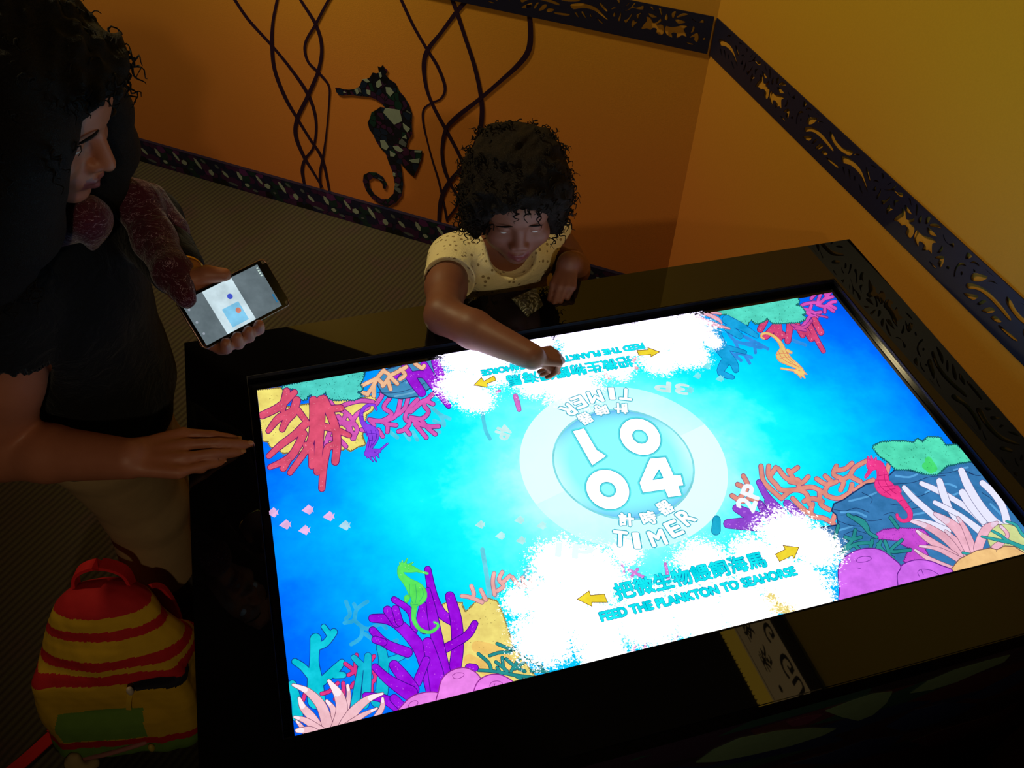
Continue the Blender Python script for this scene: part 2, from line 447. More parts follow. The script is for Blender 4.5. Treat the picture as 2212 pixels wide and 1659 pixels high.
for i, s in enumerate(['1060,-180,12 1145,0,18 1220,160,18 1300,300,18 1380,430,20 1425,560,18 1400,630,14 1340,660,12 1290,700,14 1285,780,12 1310,900,8 1345,1030,10 1390,1180,12 1440,1420,14',
        '1640,-60,24 1530,40,30 1400,210,24 1315,320,30 1290,420,28 1305,560,20 1350,680,20 1430,830,22 1500,960,20 1570,1110,20 1640,1260,16',
        '1400,-190,16 1480,20,24 1550,230,22 1615,430,24 1655,620,26 1660,760,30 1630,900,30 1560,1040,26 1450,1170,28 1400,1280,28 1385,1420,20',
        '1960,30,28 1972,200,32 1960,320,36 1900,410,34 1780,520,26 1640,640,26 1500,750,30 1430,830,24 1405,960,18 1420,1080,20 1460,1180,16 1510,1290,14 1440,1400,12']):
    ribbon('seaweed_strand', s, right, 0.0016 + i * 0.0004)
settle(left); settle(right)

def flat_poly(name, pts_px, mapf, mat, parent, off, thick=0.0012):
    P = [mapf(u, v, off) for u, v in pts_px]; n = len(P); B = [p + NB * thick for p in P]
    bm = bmesh.new(); bv = [bm.verts.new(v) for v in P + B]
    f = bm.faces.new(bv[:n]); f.normal_update()
    bmesh.ops.triangulate(bm, faces=[f], ngon_method='EAR_CLIP')
    for i in range(n): bm.faces.new((bv[i], bv[(i + 1) % n], bv[n + (i + 1) % n], bv[n + i]))
    bmesh.ops.recalc_face_normals(bm, faces=bm.faces[:])
    return from_bm(name, bm, mat, parent)
def mosaic_mat():
    t = NT('dark_mosaic'); co = t.coords()
    v = t.n('ShaderNodeTexVoronoi'); v.inputs['Scale'].default_value = 46; t.t.links.new(co, v.inputs['Vector'])
    sp = t.n('ShaderNodeSeparateXYZ'); t.t.links.new(v.outputs['Color'], sp.inputs[0])
    col = t.ramp(sp.outputs[0], [(0, lin((18, 20, 36))), (0.3, lin((52, 26, 62))), (0.5, lin((20, 34, 60))), (0.68, lin((18, 50, 46))), (0.82, lin((62, 24, 60))), (0.93, lin((92, 100, 104)))], 'CONSTANT')
    v2 = t.n('ShaderNodeTexVoronoi', feature='DISTANCE_TO_EDGE'); v2.inputs['Scale'].default_value = 46; t.t.links.new(co, v2.inputs['Vector'])
    col = t.mix(t.math('GREATER_THAN', v2.outputs[0], 0.05), (0.004, 0.004, 0.006), col)
    t.bsdf(col, 0.4, 0.5); return t.m
M_MOSAIC = mosaic_mat()
sh = empty('seahorse_decal', tuple(onwall(845, 440)), 'dark mosaic seahorse with a curled tail on the orange wall', 'wall decal')
body = '''722,560 745,562 775,572 810,575 850,570 880,550 895,508 925,505 945,495 962,465 985,470 1003,465 995,425 1012,432 1028,415 1035,432 1058,450 1045,480 1070,508 1110,535
1130,580 1165,620 1195,670 1215,730 1212,800 1215,860 1190,900 1180,940 1190,955 1280,965 1275,1010 1250,1080 1225,1130 1190,1100 1140,1045 1150,1100 1158,1180 1150,1250 1110,1300 1060,1325 1010,1310 960,1270 920,1220 900,1160
905,1120 940,1102 985,1105 1030,1135 1055,1180 1045,1212 1028,1205 1025,1175 1000,1148 965,1140 940,1155 945,1200 975,1245 1020,1275 1060,1275 1095,1240 1105,1180 1090,1100 1065,1040 1045,980 1010,945 985,905 965,860 942,830 930,785 945,755 955,720 990,700 1010,685 1042,690
1020,660 975,632 940,620 880,615 820,608 765,612 745,605 730,590'''
flat_poly('seahorse_body', px(body, 480, 0, 2.9625), onwall, M_MOSAIC, sh, 0.0035)
M_PALE = plain('pale_mosaic_tile', (142, 156, 146), 0.4, 0.5, 0.12, 60)
for l in '''1042,692 1135,705 1152,775 1100,798 1030,720
985,525 1010,508 1022,545 1000,562 985,555
1045,558 1075,560 1098,592 1075,618 1050,592
895,508 925,505 945,525 925,528
848,572 865,568 875,595 860,605
922,575 948,580 948,612 925,600
1155,788 1202,825 1185,848 1160,820
1010,900 1040,900 1065,940 1050,962 1020,945
1092,938 1120,933 1158,962 1140,975 1110,962
1072,965 1108,988 1100,1003 1075,1000
1195,1025 1262,1015 1258,1045 1215,1040
1230,965 1275,965 1272,977 1230,975
1150,880 1175,862 1180,890
1092,1105 1108,1110 1108,1130 1092,1125
775,585 792,592 775,597
1000,465 1015,460 1022,490 1010,500'''.splitlines():
    flat_poly('mosaic_tile', px(l, 480, 0, 2.9625), onwall, M_PALE, sh, 0.0046, 0.0009)
settle(sh)
# ------------------------------------------------------------------ the touch table
TZ, TOP = 0.752, 0.764
DX, DY = 0.509, 0.2863
X0, X1, Y0, Y1 = -0.614, 0.6155, -0.390, 0.4125
IX0, IX1, IY0, IY1 = -0.5215, 0.5215, -0.2872, 0.3085
M_GLOSS = plain('black_gloss_laminate', (10, 9, 11), 0.018, 0.6, ior=1.52)
M_SIDE = plain('black_satin_cabinet', (12, 11, 14), 0.4, 0.4)
M_BEZEL = plain('black_display_glass', (5, 5, 8), 0.12, 0.3)
table = empty('touch_table', (0, 0, 0), 'glossy black interactive touch table with a lit undersea game on its screen', 'touch table')
bm = bmesh.new()
def ringface(z, flip):
    o = [bm.verts.new(p) for p in ((X0, Y0, z), (X1, Y0, z), (X1, Y1, z), (X0, Y1, z))]
    i = [bm.verts.new(p) for p in ((IX0, IY0, z), (IX1, IY0, z), (IX1, IY1, z), (IX0, IY1, z))]
    for k in range(4): bm.faces.new((o[k], o[(k + 1) % 4], i[(k + 1) % 4], i[k]))
    return o, i
to, ti = ringface(TOP, 0); bo, bi = ringface(TOP - 0.04, 1)
for k in range(4):
    j = (k + 1) % 4
    bm.faces.new((to[k], bo[k], bo[j], to[j])); bm.faces.new((ti[k], ti[j], bi[j], bi[k]))
bmesh.ops.recalc_face_normals(bm, faces=bm.faces[:])
ed = [e for e in bm.edges if all(v.co.z > TOP - 1e-4 for v in e.verts) and (all(v in to for v in e.verts) or all(v in ti for v in e.verts))]
bmesh.ops.bevel(bm, geom=ed, offset=0.0016, segments=2, affect='EDGES')
from_bm('tabletop_frame', bm, M_GLOSS, table)
# a slim raised bead runs round the screen opening
def bead(x0, x1, y0, y1, w, z0, z1):
    b = bmesh.new()
    o = [(x0, y0), (x1, y0), (x1, y1), (x0, y1)]; i = [(x0 + w, y0 + w), (x1 - w, y0 + w), (x1 - w, y1 - w), (x0 + w, y1 - w)]
    r = [[b.verts.new((*p, z)) for p in q] for q, z in ((o, z0), (o, z1), (i, z1), (i, z0))]
    for a in range(4):
        for k in range(4):
            j = (k + 1) % 4; b.faces.new((r[a][k], r[a][j], r[(a + 1) % 4][j], r[(a + 1) % 4][k]))
    bmesh.ops.recalc_face_normals(b, faces=b.faces[:]); return b
from_bm('screen_bead', bead(IX0 + 0.0003, IX1 - 0.0003, IY0 + 0.0001, IY1 - 0.0003, 0.0008, TOP - 0.006, TOP + 0.0006), plain('dark_metal_bead', (60, 60, 70), 0.25, 0.5, metallic=0.8), table)
box('cabinet', X0 + 0.012, X1 - 0.012, Y0 + 0.012, Y1 - 0.012, 0.0, TOP - 0.0405, M_SIDE, table)
box('screen_bezel', IX0 + 0.0002, IX1 - 0.0002, IY0 + 0.0002, IY1 - 0.0002, TOP - 0.0395, TZ - 0.0004, M_BEZEL, table)
# mosaic front of long leaf-shaped pieces
def leafmat():
    t = NT('leaf_mosaic'); co = t.coords()
    mp = t.n('ShaderNodeMapping'); mp.inputs['Rotation'].default_value = (0, math.radians(-14), 0); mp.inputs['Scale'].default_value = (5, 1, 24); t.t.links.new(co, mp.inputs[0])
    v = t.n('ShaderNodeTexVoronoi'); v.inputs['Scale'].default_value = 1.0; t.t.links.new(mp.outputs[0], v.inputs['Vector'])
    sp = t.n('ShaderNodeSeparateXYZ'); t.t.links.new(v.outputs['Color'], sp.inputs[0])
    col = t.ramp(sp.outputs[1], [(0, lin((38, 24, 44))), (0.3, lin((24, 34, 68))), (0.5, lin((56, 28, 38))), (0.7, lin((28, 54, 50))), (0.88, lin((30, 22, 30)))], 'CONSTANT')
    t.bsdf(col, 0.35, 0.5); return t.m
fp = box('mosaic_front', X0 + 0.012, X1 - 0.012, Y0 + 0.004, Y0 + 0.0118, 0.03, TOP - 0.0405, leafmat(), table)
def FR(u, v, off=0): return PL(u, v, [0, 1, 0], Y0 + 0.004 - off)
M_LEAF = plain('sage_leaf_mosaic', (84, 106, 82), 0.4, 0.5, 0.15, 60)
M_LEAFB = plain('blue_leaf_mosaic', (26, 38, 84), 0.4, 0.5, 0.15, 60)
M_LEAFP = plain('plum_leaf_mosaic', (70, 32, 52), 0.4, 0.5, 0.15, 60)
def leaf(l, m):
    pts = px(l, 1500, 1200, 3.1067); P = [FR(u, v, 0.0012) for u, v in pts]; B = [p + np.array([0, 0.0011, 0]) for p in P]
    b = bmesh.new(); bv = [b.verts.new(v) for v in P + B]; n = len(P)
    b.faces.new(bv[:n])
    for i in range(n): b.faces.new((bv[i], bv[(i + 1) % n], bv[n + (i + 1) % n], bv[n + i]))
    bmesh.ops.recalc_face_normals(b, faces=b.faces[:]); from_bm('leaf_tile', b, m, table)
for l, m in (('1450,925 1560,850 1750,770 1960,710 2120,670 2080,715 1920,780 1760,850 1600,900', M_LEAF),
             ('880,1045 1050,980 1200,930 1330,915 1290,990 1200,1070 1100,1110 990,1085', M_LEAF),
             ('10,1390 120,1310 300,1230 560,1180 800,1160 950,1165 860,1210 640,1280 380,1340 150,1385', M_LEAF),
             ('1850,960 1960,890 2120,810 2210,760 2212,840 2060,920 1930,965', M_LEAFB),
             ('1290,1150 1480,1040 1700,990 1900,1000 1760,1080 1540,1150 1400,1180', M_LEAFB),
             ('640,1400 900,1330 1150,1240 1400,1210 1300,1300 1000,1400', M_LEAFB),
             ('1450,1250 1700,1160 1980,1080 2180,980 2100,1090 1850,1200 1600,1290', M_LEAFP),
             ('620,1120 760,1080 860,1070 760,1130 660,1150', M_LEAFP)):
    leaf(l, m)

# ---- the picture on the screen
screen = empty('x', (0, 0, 0), '', '')
for k_ in ('label', 'category', '_at'): del screen[k_]
bpy.data.objects.remove(screen)
def bgmat():
    t = NT('screen_water'); co = t.coords()
    mp = t.n('ShaderNodeMapping'); mp.inputs['Scale'].default_value = (1, 1.25, 0); mp.inputs['Location'].default_value = (0.01, 0, 0); t.t.links.new(co, mp.inputs[0])
    ln = t.n('ShaderNodeVectorMath', operation='LENGTH'); t.t.links.new(mp.outputs[0], ln.inputs[0])
    nz = t.noise(co, 9, 5, 0.6); n2 = t.noise(co, 28, 4, 0.65)
    r = t.math('ADD', ln.outputs['Value'], t.math('MULTIPLY', t.math('SUBTRACT', nz, 0.5), 0.16))
    r = t.math('ADD', r, t.math('MULTIPLY', t.math('SUBTRACT', n2, 0.5), 0.05))
    c = lambda a, b, d: lin((a, b, d))
    col = t.ramp(t.math('DIVIDE', r, 0.6), [(0.20, c(185, 255, 255)), (0.32, c(110, 255, 255)), (0.45, c(14, 236, 255)), (0.58, c(0, 206, 255)), (0.72, c(0, 160, 252)), (0.88, c(0, 104, 244)), (1.0, c(0, 84, 226))])
    t.emit(col, 1.15); return t.m
display = from_data('display_panel', [(-DX, -DY, TZ), (DX, -DY, TZ), (DX, DY, TZ), (-DX, DY, TZ), (-DX, -DY, TZ - 0.0003), (DX, -DY, TZ - 0.0003), (DX, DY, TZ - 0.0003), (-DX, DY, TZ - 0.0003)],
    [(0, 1, 2, 3), (7, 6, 5, 4), (0, 4, 5, 1), (1, 5, 6, 2), (2, 6, 7, 3), (3, 7, 4, 0)], bgmat(), table)
CR = dict(A=(540, 760, 4.148), B=(580, 1140, 3.457), C=(960, 1180, 3.687), D=(1020, 820, 3.687), E=(900, 680, 3.687), F=(1440, 620, 4.809), G=(1540, 900, 3.292), H=(1960, 900, 4.881), P=(0, 0, 1))
zlev = [0.0]
def nz_(step=0.00006): zlev[0] += step; return TZ + zlev[0]
def parse(c, s):
    ox, oy, sc = CR[c]; out = []
    for a in s.split():
        q = [float(x) for x in a.split(',')]; out.append((ox + q[0] / sc, oy + q[1] / sc) + ((q[2] / sc,) if len(q) > 2 else ()))
    return out
class Art:
    def __init__(s): s.bm = bmesh.new(); s.mats = []
    def mi(s, rgb, k=1.0):
        m = glow(rgb, k)
        if m not in s.mats: s.mats.append(m)
        return s.mats.index(m)
    def poly(s, pts, rgb, z, k=1.0):
        vs = [s.bm.verts.new((*Z(u, v, TZ)[:2], z)) for u, v in pts]
        try: f = s.bm.faces.new(vs)
        except ValueError: return
        f.material_index = s.mi(rgb, k)
        f.normal_update()
        if len(vs) > 3: bmesh.ops.triangulate(s.bm, faces=[f], ngon_method='EAR_CLIP')
    def stroke(s, P, w_extra, rgb, z, k=1.0):
        m = s.mi(rgb, k); P = np.array(P, float)
        T = np.gradient(P[:, :2], axis=0); T /= np.linalg.norm(T, axis=1)[:, None] + 1e-9; N = np.stack([-T[:, 1], T[:, 0]], 1)
        W_ = P[:, 2] / 2 + w_extra
        ring = [P[i, :2] + N[i] * W_[i] for i in range(len(P))]
        for q in range(1, 6):
            a = math.pi * q / 6; ring.append(P[-1, :2] + W_[-1] * (math.cos(a) * N[-1] + math.sin(a) * T[-1]))
        ring += [P[i, :2] - N[i] * W_[i] for i in range(len(P) - 1, -1, -1)]
        for q in range(1, 6):
            a = math.pi * q / 6; ring.append(P[0, :2] + W_[0] * (-math.cos(a) * N[0] - math.sin(a) * T[0]))
        V = [s.bm.verts.new((*Z(u, v, TZ)[:2], z)) for u, v in ring]
        n = len(P); R0 = n + 5
        for i in range(n - 1):
            f = s.bm.faces.new((V[i], V[i + 1], V[R0 + n - 2 - i], V[R0 + n - 1 - i])); f.material_index = m
        f = s.bm.faces.new(V[n - 1:n + 6]); f.material_index = m
        f = s.bm.faces.new(V[R0 + n - 1:] + [V[0]]); f.material_index = m
    def done(s, name, parent, label=None):
        b = s.bm
        for co, no in (((DX - 1e-4, 0, 0), (1, 0, 0)), ((-DX + 1e-4, 0, 0), (-1, 0, 0)), ((0, DY - 1e-4, 0), (0, 1, 0)), ((0, -DY + 1e-4, 0), (0, -1, 0))):
            bmesh.ops.bisect_plane(b, geom=b.verts[:] + b.edges[:] + b.faces[:], plane_co=co, plane_no=no, clear_outer=True)
        b.normal_update()
        for f in b.faces:
            if f.normal.z < 0: f.normal_flip()
        if any(q in name for q in ('coral_picture', 'twig_picture', 'fish_picture', 'anemone_picture')):
            b.verts.index_update(); seen = set(); isl = []
            for v in b.verts:                     # islands of the drawing, gathered into clusters that nearly touch
                if v.index in seen: continue
                st_, comp = [v], []; seen.add(v.index)
                while st_:
                    w_ = st_.pop(); comp.append(w_)
                    for e in w_.link_edges:
                        x = e.other_vert(w_)
                        if x.index not in seen: seen.add(x.index); st_.append(x)
                xs = [q.co.x for q in comp]; ys = [q.co.y for q in comp]; isl.append([min(xs), max(xs), min(ys), max(ys), comp])
            g = 0.001 if 'fish' in name else 0.004; ch_ = True
            while ch_:
                ch_ = False
                for i in range(len(isl)):
                    for j in range(i + 1, len(isl)):
                        A_, B2 = isl[i], isl[j]
                        if A_[0] - g < B2[1] and B2[0] - g < A_[1] and A_[2] - g < B2[3] and B2[2] - g < A_[3]:
                            isl[i] = [min(A_[0], B2[0]), max(A_[1], B2[1]), min(A_[2], B2[2]), max(A_[3], B2[3]), A_[4] + B2[4]]; del isl[j]; ch_ = True; break
                    if ch_: break
            if len(isl) > 1:
                isl.sort(key=lambda q: -len(q[4])); o0 = None
                for q in isl:
                    keep = {v.index for v in q[4]}; c = b.copy(); c.verts.ensure_lookup_table(); c.verts.index_update()
                    bmesh.ops.delete(c, geom=[v for v in c.verts if v.index not in keep], context='VERTS')
                    if not c.faces: c.free(); continue
                    o = from_bm(name, c, list(s.mats), parent); o0 = o0 or o
                b.free()
                if label: o0['label'] = label
                return o0
        o = from_bm(name, b, s.mats, parent)
        if label: o['label'] = label
        return o
def strokes(name, c, txt, fill, line, ow=1.6, label=None, stack=False, specks=0, speck_rgb=None, w=None, sm=True, tip=None, parent=None, tipw=0.35):
    A = Art(); z0 = nz_(); z1 = nz_(); zs = nz_()
    L = [l for l in txt.replace('/', '\n').splitlines() if l.strip()]
    for i, l in enumerate(L):
        P = parse(c, l)
        P = [p if len(p) == 3 else (p[0], p[1], w / CR[c][2]) for p in P]
        if sm: P = spline(P, 5)
        za = z0; zb = z1
        if stack: za = z0 + i * 0.000012; zb = za + 0.000006
        if line: A.stroke(P, ow, line, za)
        A.stroke(P, 0, fill, zb)
        if tip:
            n = len(P); k_ = max(2, int(n * tipw)); A.stroke(P[:k_], -0.2, tip, zb + 0.000003)
        for _ in range(specks):
            p = P[RNG.integers(0, len(P))]; r = p[2] * 0.33
            a, d, q = RNG.uniform(0, 6.28), RNG.uniform(0, r), RNG.uniform(0.5, 1.3)
            cx, cy = p[0] + d * math.cos(a), p[1] + d * math.sin(a)
            A.poly([(cx - q, cy), (cx, cy - q), (cx + q, cy), (cx, cy + q)], speck_rgb, zs + (len(L) * 0.000012 if stack else 0))
    if stack: zlev[0] += len(L) * 0.000012
    return A.done(name, parent or display, label)
def scallop(pts, r, n):
    """bumpy outline round a closed polygon"""
    P = np.array(pts, float); Q = np.roll(P, -1, 0); L_ = np.linalg.norm(Q - P, axis=1); tot = L_.sum(); out = []
    ctr = P.mean(0); m = int(tot / r); acc = np.concatenate([[0], np.cumsum(L_)])
    for i in range(m * 4):
        d = tot * i / (m * 4); k = min(np.searchsorted(acc, d, 'right') - 1, len(P) - 1); p = P[k] + (Q[k] - P[k]) * ((d - acc[k]) / L_[k])
        nrm = np.array([(Q[k] - P[k])[1], -(Q[k] - P[k])[0]]) / L_[k]
        if nrm @ (p - ctr) < 0: nrm = -nrm
        out.append(tuple(p + nrm * r * (n * abs(math.sin(math.pi * i / 4 + 0.35 * math.sin(i * 1.7))))))
    return out
def blob(name, c, txt, fill, line, ow=1.6, bump=0, specks=0, speck_rgb=(30, 70, 70), label=None, smooth=False, patches=(), lines=(), linew=1.2, line_rgb=None, light=()):
    A = Art(); z0 = nz_(); z1 = nz_(); z2 = nz_(); z3 = nz_()
    pts = parse(c, txt)
    if smooth: pts = [tuple(p) for p in spline(pts, 5, True)]
    if bump: pts = scallop(pts, bump, 0.7)
    if line:
        for i in range(len(pts)):
            a, b = pts[i], pts[(i + 1) % len(pts)]; A.stroke([(*a, 2 * ow), (*b, 2 * ow)], 0, line, z2)
    A.poly(pts, fill, z0)
    xs = [p[0] for p in pts]; ys = [p[1] for p in pts]
    def inside(x, y):
        r = False
        for i in range(len(pts)):
            (xa, ya), (xb, yb) = pts[i], pts[(i + 1) % len(pts)]
            if (ya > y) != (yb > y) and x < (xb - xa) * (y - ya) / (yb - ya) + xa: r = not r
        return r
    for rgb, l, wd in light:
        for q in l.split('/'):
            A.stroke(spline([p + (wd / CR[c][2],) for p in parse(c, q)], 5), 0, rgb, z1)
    for l in lines:
        A.stroke(spline([p + (linew,) for p in parse(c, l)], 5), 0, line_rgb or line, z2 + 0.00001)
    k = 0
    while k < specks:
        x, y = RNG.uniform(min(xs), max(xs)), RNG.uniform(min(ys), max(ys))
        if not inside(x, y): k += 0.3; continue
        a = RNG.uniform(0, 3.14); L_ = RNG.uniform(1.0, 2.6); w_ = RNG.uniform(.3, .7)
        dx, dy = math.cos(a) * L_, math.sin(a) * L_
        A.poly([(x - dx, y - dy), (x - dy * w_ / L_, y + dx * w_ / L_), (x + dx, y + dy), (x + dy * w_ / L_, y - dx * w_ / L_)], speck_rgb, z3); k += 1
    return A.done(name, display, label)

# --- far left reef
blob('brain_coral_picture', 'A', '60,350 300,325 330,500 700,450 1000,420 1100,400 1130,440 1100,520 1040,560 1000,750 1030,830 960,850 900,885 860,860 820,880 780,850 500,900 420,910 350,900 300,905 250,870 190,850 165,800 120,795', (250, 228, 118), (130, 110, 60), 1.0, 4, 110, (120, 100, 50))
strokes('ghost_coral_picture', 'A', '1600,470 1700,560 1790,600/1700,560 1740,640/1650,620 1740,660/1230,700 1320,770/1380,720 1430,790/1460,720 1500,790/1560,690 1700,720/2080,540 2110,700 2150,780', (86, 214, 240), None, w=34)
strokes('fan_coral_picture', 'A', '''1250,420 1200,500 1270,560 1180,620 1070,610
1350,420 1330,520 1290,590 1180,630
1420,400 1390,500 1330,560
1500,430 1420,520 1390,600 1430,640 1380,700 1330,715
1600,420 1520,470 1440,540
1640,380 1560,470 1600,540 1540,600 1440,590
1440,600 1520,650 1600,670 1690,670
1540,620 1600,690 1660,740
1480,650 1530,710 1580,770
1390,690 1430,740
1180,620 1230,660 1230,720
1070,610 1110,660 1080,710 1000,700
1230,650 1310,660
1150,700 1190,760
700,420 760,500 850,540 920,620 880,700 940,780 900,700
1100,450 1000,440 900,460 820,490
1060,500 960,560 900,640 830,620 790,580
930,640 960,700 920,780
860,560 820,640 760,640 700,760 680,840
830,640 900,690
720,780 800,790 860,850
1130,470 1180,400 1180,370
1640,470 1560,440 1500,480''', (224, 92, 190), (110, 30, 130), 1.5, w=34, label='pink fan coral at the far left of the game picture')
blob('rock_picture', 'A', '1160,180 1420,100 1640,60 1760,60 1700,250 1610,330 1520,400 1360,425 1240,410 1180,370 1140,300', (68, 146, 196), (26, 60, 110), 1.2, 0, lines=('1140,370 1300,370 1430,340 1600,270', '1190,300 1330,290 1420,240', '1250,220 1400,200'), light=(((110, 180, 220), '1300,400 1450,370 1540,330/1400,280 1500,250', 16),))
strokes('purple_coral_picture', 'A', '''1390,150,70 1460,260,80 1540,370,70
1470,210,60 1560,210,60 1640,300,64 1780,490,40
1660,80,70 1700,200,76 1730,300,60
1560,120,60 1620,220,64 1680,310,56
1300,230,40 1340,180,40''', (164, 22, 226), (70, 0, 140), 1.5, specks=9, speck_rgb=(206, 110, 240))
strokes('peach_coral_picture', 'A', '''1200,170 1140,240 1110,300 1050,390
1140,240 1060,280 1000,310
1110,300 1110,400
1140,240 1200,300
1200,180 1250,220 1190,310
1250,220 1320,290
1240,270 1260,340
1400,140 1330,180 1250,220
1350,160 1390,210 1345,250
1480,110 1540,150 1560,130
1000,370 1050,380''', (252, 194, 152), (150, 90, 80), 1.3, w=32)
blob('sea_bush_picture', 'A', '290,320 330,350 400,350 420,400 470,430 520,420 560,400 590,435 640,420 690,375 700,410 760,430 850,430 940,430 1000,400 960,370 1010,340 980,300 1000,260 1020,200 1130,150 700,230', (82, 216, 204), (10, 90, 110), 1.1, 5.5, 120, (10, 100, 100))
strokes('red_coral_picture', 'A', '''330,360,60 290,520,56
400,370,50 260,500,62 110,575,60
640,440,80 625,700,78 605,1080,62
690,880,60 660,1050,58 645,1230,54
700,860,60 780,830,60
570,440,70 570,600,66 540,820,60 360,1090,44
550,850,50 555,1030,50
660,430,70 720,560,72 770,700,70 780,850,68 765,990,62
700,520,60 815,510,56
420,440,66 380,540,70 260,600,62 165,715,40
390,560,60 330,620,60 290,700,48
430,530,54 520,650,44
500,650,60 400,750,60 280,840,56 170,940,44
480,740,66 430,850,64 350,960,64 180,1040,40
350,960,60 300,1050,56
640,670,56 760,700,56 890,755,40
520,900,40 500,840,50''', (226, 82, 116), (110, 20, 100), 1.7, specks=7, speck_rgb=(244, 140, 160), label='red finger coral at the far left corner of the game picture')
# --- far right reef
strokes('ghost_coral_picture', 'F', '620,450 700,560 820,600 980,640/700,560 740,640/820,590 900,600 920,690/660,680 770,770/700,720 760,700 880,740/820,730 860,800/800,520 900,570 1050,650/1300,560 1440,610', (48, 146, 232), None, w=34)
strokes('fan_coral_picture', 'F', '''1700,60 1640,130 1590,170 1520,170
1640,130 1720,110
1540,80 1500,130
1600,70 1570,150
1520,170 1420,190 1380,230
1560,190 1640,210 1700,170 1750,160
1660,210 1730,260
1640,210 1640,270
1500,200 1480,290 1560,320
1400,230 1480,290
1540,280 1600,270
1480,320 1400,420 1330,440
1440,340 1500,400 1440,420
1380,260 1440,240 1540,280
1660,120 1640,60
1700,200 1750,230''', (222, 84, 192), (110, 30, 130), 1.3, w=30)
strokes('red_coral_picture', 'F', '''1020,360,60 970,450,60
1160,380,70 1030,520,64
1150,400,80 1160,530,86
1200,500,60 1210,520,50
1280,400,66 1255,570,60
1350,400,60 1410,510,54
1430,440,54 1500,550,54
1480,400,50 1560,560,46 1625,675,42
1530,350,60 1600,480,62''', (218, 68, 122), (110, 20, 100), 1.4, specks=8, speck_rgb=(244, 140, 170))
strokes('ghost_coral_picture', 'F', '1560,300,16 1665,325,16/1300,400,26 1420,430,26 1500,360,26/1340,440,22 1440,460,22', (214, 78, 160), (110, 30, 130), 1.2)
blob('sea_bush_picture', 'F', '500,250 560,310 620,300 700,330 710,390 780,405 850,400 890,360 930,390 1010,360 1040,330 1100,380 1250,380 1370,370 1440,340 1400,300 1440,280 1390,220 1340,200 1370,160 1340,110 1000,160 700,210', (88, 224, 200), (20, 110, 110), 1.0, 4.5, 90, (20, 120, 100))
strokes('cyan_coral_picture', 'F', '''470,380,100 520,560,130 600,700,110 690,800,80 715,870,62
600,800,90 560,900,70 680,950,40
620,640,50 720,665,44 810,690,34
640,440,84 760,520,60
620,350,90 800,440,70 930,520,44''', (14, 168, 230), (10, 90, 170), 1.1, label='cyan finger coral near the far right of the game picture')
strokes('anemone_picture', 'F', '''650,445,12 520,410,36 400,370,46 300,310,40
450,485,14 320,420,46 270,320,50
570,390,12 520,340,34 400,290,30
390,400,10 280,330,24
560,290,14 470,275,30''', (244, 176, 190), (150, 100, 120), 1.0, stack=True)
# --- near left reef
strokes('ghost_coral_picture', 'B', '740,560 660,620 640,700 570,720/640,700 720,760 780,760/580,560 610,650 580,690/660,620 640,580/700,760 690,830 620,880/720,800 800,860/760,760 840,730 880,760/860,900 960,850/1000,930 1040,980', (46, 178, 232), None, w=30)
strokes('ghost_coral_picture', 'P', '1042,1190,10 1052,1250,10 1058,1290,12/1068,1248,10 1072,1290,12/1140,1230,10 1128,1262,12/1160,1240,12 1165,1270,12', (108, 222, 244), None)
strokes('cyan_coral_picture', 'B', '''355,840,80 345,1000,64 350,1150,110 360,1300,130
360,900,50 430,870,50 490,790,50
415,750,36 460,810,40
200,1010,44 260,1050,50 330,1130,60
400,1160,60 500,1070,64 550,1015,44
500,1110,50 560,1110,44
180,1180,60 210,1300,70 220,1420,80''', (0, 208, 228), (8, 60, 150), 1.7, label='tall cyan finger coral in the near left corner of the game picture')
strokes('magenta_twig_picture', 'B', '''575,1025 640,1080 600,1110
660,960 650,1060 660,1110
790,970 760,1010
780,1060 800,1130 770,1170
400,1250 460,1230 520,1170
560,1170 560,1280 500,1290
640,1170 620,1200
280,1240 260,1300
770,1180 770,1260''', (232, 52, 138), (100, 20, 90), 1.3, w=26)
strokes('cyan_coral_picture', 'B', '''840,905,64 860,1000,70 850,1210,90
1000,970,44 900,1010,60
640,980,40 710,1050,50
745,970,50 735,1200,64 720,1330,64
690,1060,40 660,1250,56 640,1380,60
850,1230,90 820,1300,110''', (4, 192, 222), (8, 70, 150), 1.4)
blob('brain_coral_picture', 'B', '1290,600 1340,570 1450,580 1480,640 1540,580 1620,540 1700,560 1760,700 1820,900 1900,1000 2000,1150 1830,1260 1560,1220 1450,1160 1300,1000 1280,700', (250, 226, 124), (150, 130, 60), 1.0, 4.5, 90, (150, 130, 70), light=(((252, 204, 110), '1560,900 1700,940 1820,1050/1500,1000 1640,1080', 90),))
strokes('peach_coral_picture', 'C', '''140,410 205,420 300,460
215,330 235,395 215,425
290,360 330,440
395,230 385,300 400,400
460,220 435,280 470,330 420,370
520,250 465,300
540,260 590,320 640,330
620,265 650,330 720,240''', (252, 182, 176), (170, 110, 140), 1.2, w=28)
strokes('teal_twig_picture', 'C', '''420,790 520,830 640,850 580,930 530,1010
360,885 440,860 530,860
270,870 350,940 370,990
270,1000 400,1010 560,1040 760,1065
460,900 470,980 500,1010
410,935 480,990
490,910 560,970 640,1010
630,940 560,990
620,900 760,960 770,1010
690,1005 820,1010
560,1040 640,1090
420,980 460,1050''', (34, 146, 146), (10, 60, 80), 1.1, w=22)
